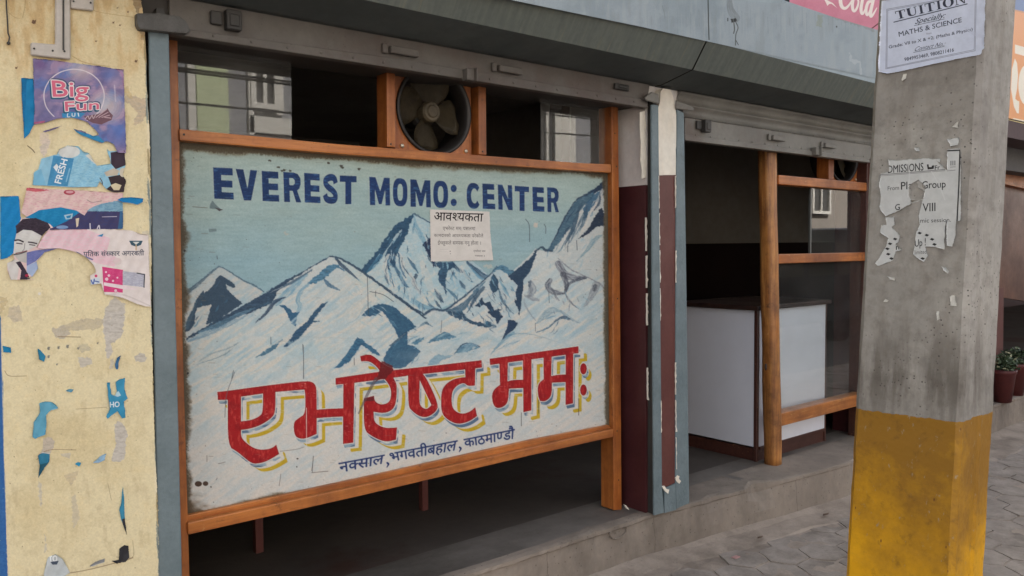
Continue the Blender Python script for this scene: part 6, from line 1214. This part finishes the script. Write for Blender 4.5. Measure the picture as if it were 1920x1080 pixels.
# ---------------------------------------------------------------- boards above the canopy and the neighbour
def paint_cola():
    C = Canvas(1474, -200, 1664, 62, 4, (196, 122, 140)); n = fbm(C.h, C.w, 60, 60, 3, 4); C.rgb[:] = C.rgb + ((n - .5) * 22)[..., None]
    C.z(1440, 0, 8.727); wt = (226, 214, 206)
    C.poly([(900, -40), (960, -10), (1000, 20), (1060, 50), (1130, 130), (1040, 62), (1000, 66), (972, 96), (940, 30)], wt)
    for pts, w_ in (([(1330, -120), (1260, -160), (1200, -90), (1186, 20), (1210, 110), (1262, 136), (1320, 90), (1370, 10)], (40, 70, 60, 56, 40, 20)), ([(1440, -60), (1400, -20), (1380, 70), (1390, 160), (1420, 180), (1460, 120), (1480, 30), (1460, -40), (1440, -60)], (44, 52, 40, 30, 44)), ([(1610, -260), (1560, -60), (1524, 120), (1530, 210), (1556, 220), (1590, 150)], (20, 50, 52, 40, 20)), ([(1690, 20), (1640, 40), (1606, 140), (1616, 240), (1650, 220), (1690, 110), (1730, -20)], (44, 50, 42, 30, 26)), ([(1730, -20), (1690, 140), (1676, 240), (1690, 268), (1730, 220), (1780, 130)], (46, 54, 48, 34, 14))): C.stroke(pts, w_, wt)
    C.poly([(1826, 240), (1850, 230), (1850, 520), (1800, 520), (1802, 440)], (224, 210, 204)); C.stroke([(1700, 465), (1815, 378)], 18, (84, 34, 32)); C.mask = np.ones((C.h, C.w), np.float32)
    return C
Cc = paint_cola(); py_ = -.405
def fascia_mask(C):
    m = C.mask_rings([C.z().T([(1480, 8), (1480, -195), (1658, -195), (1650, 58), (1640, 55.5)])]); C.mask = np.zeros((C.h, C.w), np.float32); C.mask[m[0]] = m[1]; return C
CB = empty('advertising_board', (4.2, py_, ztop), 'faded red soft drink board with white script standing on the canopy edge', 'board')
painted_sheet('painted_face', fascia_mask(Cc), on_plane(py_), PAINTED, CB, 2, Cc.mask); b = MB(); b.px([(1480, 7), (1480, -190), (1657, -190), (1649, 57), (1640, 54.5)], py_ + .004, py_ + .03); b.build('backing_board', DARKM, CB)
b = MB(); b.px([(1440, -5), (1440, -120), (1478, -120), (1478, 6)], py_ + .03, py_ + .05); tag(b.build('advertising_board', mat_flat('blue_board', A(110, 160, 190), .5)), 'pale blue board edge beside the faded red drink board', 'board')
NB = empty('neighbour_shop', (7.6, 0, FLOORZ), 'neighbouring dark shop with orange wood panel beyond the concrete pole', 'building')
for nm, q, mt in (('unseen_upper_storey', (6.32, 40, .1, 9, 2.3, 10.5), YELLOW), ('soffit', (6.32, 40, -.42, .1, 2.2, 2.32), mat_flat('brown_soffit', A(84, 66, 66), .7)), ('beam', (6.32, 40, -.2, .1, 2.02, 2.2), mat_flat('grey_beam', A(92, 88, 86), .7)), ('pillar', (5.6, 6.35, -.12, .2, FLOORZ, 2.62), MAROOND), ('back_wall', (6.3, 40, 3.4, 3.5, FLOORZ, 2.3), MAROOND)):  # the storey above is out of view, added to block the sun here too
    b = MB(); b.box(*q); b.build(nm, mt, NB)
b = MB(); b.px([(1880, 285), (1960, 300), (1960, 362), (1880, 344)], -.05, .0); b.build('wood_panel', ORANGE, NB); b = MB(); b.px([(1868, 344), (1960, 362), (1960, 570), (1866, 556)], .0, .03); b.build('door_panel', mat_wood('dark_door', A(104, 62, 40), A(92, 52, 34), A(60, 34, 26), 'z'), NB); b = MB(); b.px([(1866, 540), (1882, 540), (1880, 745), (1866, 745)], -.03, .05); b.build('door_post', MAROON, NB)
grid_sheet('neighbour_floor', [5.45, 40], [.16, 3.5], lambda x, y: FLOORZ, INFLOOR)
def paint_orange():
    C = Canvas(1884, -80, 1990, 262, 3, (226, 158, 106)); yy = np.linspace(0, 1, C.h)[:, None]; full = (slice(0, C.h), slice(0, C.w))
    C.put(full, (sstep(.7, .3, yy) + 0 * np.zeros((1, C.w))).astype(np.float32) * .5, (232, 178, 146)); C.z(1840, 0, 5.4); wt = (234, 224, 206)
    C.poly([(340, 450), (800, 580), (800, 670), (340, 540)], wt); C.poly([(340, 590), (362, 640), (372, 760), (362, 900), (346, 980), (344, 1000), (366, 1020), (384, 1026), (380, 1150), (360, 1145), (330, 1080), (300, 900), (310, 700)], wt); C.stroke([(560, 640), (440, 700), (405, 860), (440, 1020), (560, 1080)], 60, wt)
    C.stroke([(330, 1208), (800, 1310)], 26, (232, 214, 186)); C.z(1840, 0, 5.4); C.poly([(300, -450), (800, -450), (800, 190), (360, 110), (300, 100)], (132, 146, 176)); C.stroke([(340, 105), (800, 195)], 16, (206, 160, 130)); return C
Co = paint_orange(); Co.mask = np.ones((Co.h, Co.w), np.float32); m_ = Co.mask_rings([Co.z().T([(1886, 221), (1886, -70), (1985, -70), (1985, 243)])]); Co.mask[:] = 0; Co.mask[m_[0]] = m_[1]
OB = empty('shop_sign', (7., -.43, 2.34), 'orange shop sign with cream lettering beyond the concrete pole', 'sign'); painted_sheet('painted_face', Co, on_plane(-.43), PAINTED, OB, 2, Co.mask); b = MB(); b.px([(1886, 220), (1886, -70), (1985, -70), (1985, 242)], -.426, -.40); b.build('backing_board', DARKM, OB)
def pot(x, y, s, lab, seed):
    R = empty('flower_pot', (x, y, FLOORZ), lab, 'flower pot', 'potted plants on the step'); b = MB()
    b.lathe((x, y, FLOORZ), [(.062 * s, 0), (.088 * s, .225 * s), (.095 * s, .23 * s), (.096 * s, .26 * s), (.084 * s, .26 * s), (.08 * s, .235 * s)], 'z', 26); b.build('pot', mat_worn('maroon_plastic', A(92, 44, 42), A(80, 38, 38), A(104, 60, 56), 8, rough=.45), R, True)
    rr = random.Random(seed); b = MB()
    for k in range(300):
        a = rr.uniform(0, 6.28); el = rr.uniform(.15, 1.5); d = rr.uniform(.03, .14) * s; c = Vector((x + math.cos(a) * math.cos(el) * d * .9, y + math.sin(a) * math.cos(el) * d * .9, FLOORZ + .25 * s + math.sin(el) * d)); l = rr.uniform(.012, .028) * s
        u = Vector((rr.gauss(0, 1), rr.gauss(0, 1), rr.gauss(0, .6))).normalized(); v = u.orthogonal().normalized()
        q = [b.bm.verts.new(c + w_) for w_ in (-u * l, v * l * .45, u * l, -v * l * .45)]; b.bm.faces.new(q).material_index = 0 if rr.random() < .6 else (1 if rr.random() < .85 else 2)
    b.build('foliage', [mat_flat('leaf', A(66, 82, 54), .6), mat_flat('dark_leaf', A(44, 58, 40), .6), mat_flat('pale_flower', A(190, 186, 150), .6)], R)
pot(7.02, -.19, 1., 'maroon pot with low green plant nearest the concrete pole', 3); pot(7.42, -.14, 1.02, 'maroon pot with green plant, the farther one at the picture edge', 5)
b = MB(); p = G(1380, 1047, gz(3.2)); b.box(p[0] - .02, p[0] + .02, p[1] - .012, p[1] + .014, p[2] + .004, p[2] + .008); b.bevel(.0035, 1); tag(b.build('litter_scrap', mat_flat('pink_wrapper', A(176, 136, 132), .6)), 'small pinkish wrapper lying on the cement by the step', 'litter')
for (qx, qy, s, lab) in ((1548, 965, 1.5, 'dark dry leaf on the cement just left of the yellow pole foot'), (1425, 1008, 1.2, 'dark stray leaf on the cement below the chipped step'),):
    p = G(qx, qy, gz(3.5) + .02); b = MB(); vs = [b.bm.verts.new((p[0] + dx * s * .6, p[1] + dy * s * .6, p[2] + dz * .5)) for dx, dy, dz in ((-.03, 0, 0), (-.01, .012, .008), (.02, .006, .002), (.034, -.004, .01), (.008, -.012, .004))]; b.bm.faces.new(vs); bmesh.ops.solidify(b.bm, geom=b.bm.faces[:], thickness=.0008); tag(b.build('dry_leaf', mat_flat('dry_leaf', A(104, 84, 70), .8)), lab, 'leaf')

# ---------------------------------------------------------------- the sunny side of the street, seen only in the panes
def facade(x0, x1, h, wall, lab, wins, bands=()):
    R = empty('street_building', ((x0 + x1) / 2, -9.4, 0), lab, 'building'); b = MB(); b.box(x0, x1, -16, -9.4, -.3, h); b.build('wall', wall, R)
    for (a0, a1, z0, z1, mt) in bands: b = MB(); b.box(a0, a1, -9.4, -9.33, z0, z1); b.build('panel', mt, R)
    for (a0, a1, z0, z1) in wins:
        f = MB(); f.box(a0 - .08, a1 + .08, -9.36, -9.30, z0 - .08, z0); f.box(a0 - .08, a1 + .08, -9.36, -9.30, z1, z1 + .08); f.box(a0 - .08, a0, -9.36, -9.30, z0, z1); f.box(a1, a1 + .08, -9.36, -9.30, z0, z1); f.box((a0 + a1) / 2 - .03, (a0 + a1) / 2 + .03, -9.36, -9.31, z0, z1)
        o = f.build('window', FRW, R); g = MB(); g.box(a0, a1, -9.395, -9.375, z0, z1); g.build('pane', WPANE, o)
FRW = mat_flat('white_frame', A(226, 222, 214), .5); WPANE = mat_flat('dusty_pane', A(84, 84, 84), .2, .5); GRN = mat_flat('pale_green_wall', A(202, 212, 172), .8); GRY = mat_flat('grey_render', A(150, 150, 154), .8); BRN = mat_flat('tan_render', A(148, 140, 132), .8); PNK = mat_flat('pale_render', A(214, 206, 198), .8)
facade(-9, 2.4, 5.6, PNK, 'pale building across the street, mirrored in the panes', [(-6, -4.6, 3.2, 4.8), (-2.6, -1.2, 3.2, 4.8), (.4, 1.6, 3.2, 4.8)])
RX = lambda px: float(U(px, 180, .047)[0] / (D + .047) * (D + .047 * 2 + 9.4))
facade(2.4, 6.6, 6.4, GRY, 'grey building with pale green bay across the street', [(RX(476), RX(510), 3.7, 5.6)], [(RX(350), RX(364), 2.7, 6, FRW), (RX(366), RX(425), 2.9, 6, GRN), (RX(463), RX(472), 2.9, 5.6, FRW), (RX(464), RX(560), 2.75, 3.2, BRN), (RX(464), RX(560), 3.25, 3.5, FRW), (RX(514), RX(528), 3.55, 5.6, FRW)])
facade(6.6, 15, 5.2, GRY, 'grey rendered building across the street', [(7.4, 8.6, 3.2, 5), (10.6, 11.0, 3.1, 4.2), (12.8, 14, 3.2, 4.8)], [(11.1, 11.6, 2.6, 4.2, FRW)])
facade(15, 34, 5.8, BRN, 'tan building across the street', [(17, 18.4, 2.8, 4.6), (20.6, 21.4, 2.4, 3.1), (23, 25, 2.8, 4.6)], [(19.6, 20.5, 2.3, 3.2, FRW)])
for k, (y, z, sag) in enumerate(((-6.2, 3.5, .12), (-6.3, 3.62, .16), (-6.25, 3.2, .2), (-6.1, 3.4, .1))):
    b = MB(); b.tube([(-8 + 3 * i, y, z + k * .01 - sag * math.sin(math.pi * ((i * 3) % 18) / 18)) for i in range(13)], .014, 6); tag(b.build('overhead_cable', BLACK), 'black overhead cable along the street, mirrored in the upper pane', 'cable', 'overhead cables')
def van(x, y, lab):
    R = empty('parked_van', (x, y, -.16), lab, 'van'); b = MB(); g = -.16
    pr = [(-2.1, .35), (-2.15, .9), (-1.5, 1.05), (-1.0, 1.85), (2.0, 1.9), (2.15, 1.0), (2.15, .35)]
    b.quadprism([(x + a, y, g + c) for a, c in pr], y - 1.7); b.bevel(.06, 3); b.build('body', mat_flat('dark_blue_paint', A(44, 56, 76), .25, .5), R)
    for a0, a1 in ((-.9, .1), (.25, 1.0), (1.1, 1.9)): w_ = MB(); w_.box(x + a0, x + a1, y - .005, y + .008, g + 1.12, g + 1.66); w_.build('window', WPANE, R)
    for a in (-1.35, 1.35):
        for yy in (y - .12, y - 1.58): w_ = MB(); w_.lathe((x + a, yy, g + .33), [(.2, -.1), (.33, -.1), (.33, .1), (.2, .1)], 'y', 24); w_.build('wheel', BLACK, R)
van(11.3, -4.2, 'dark blue van parked at the kerb, mirrored in the shop window'); van(16.5, -4.3, 'second dark blue van farther along the kerb, mirrored in the window')
bpy.context.view_layer.update()
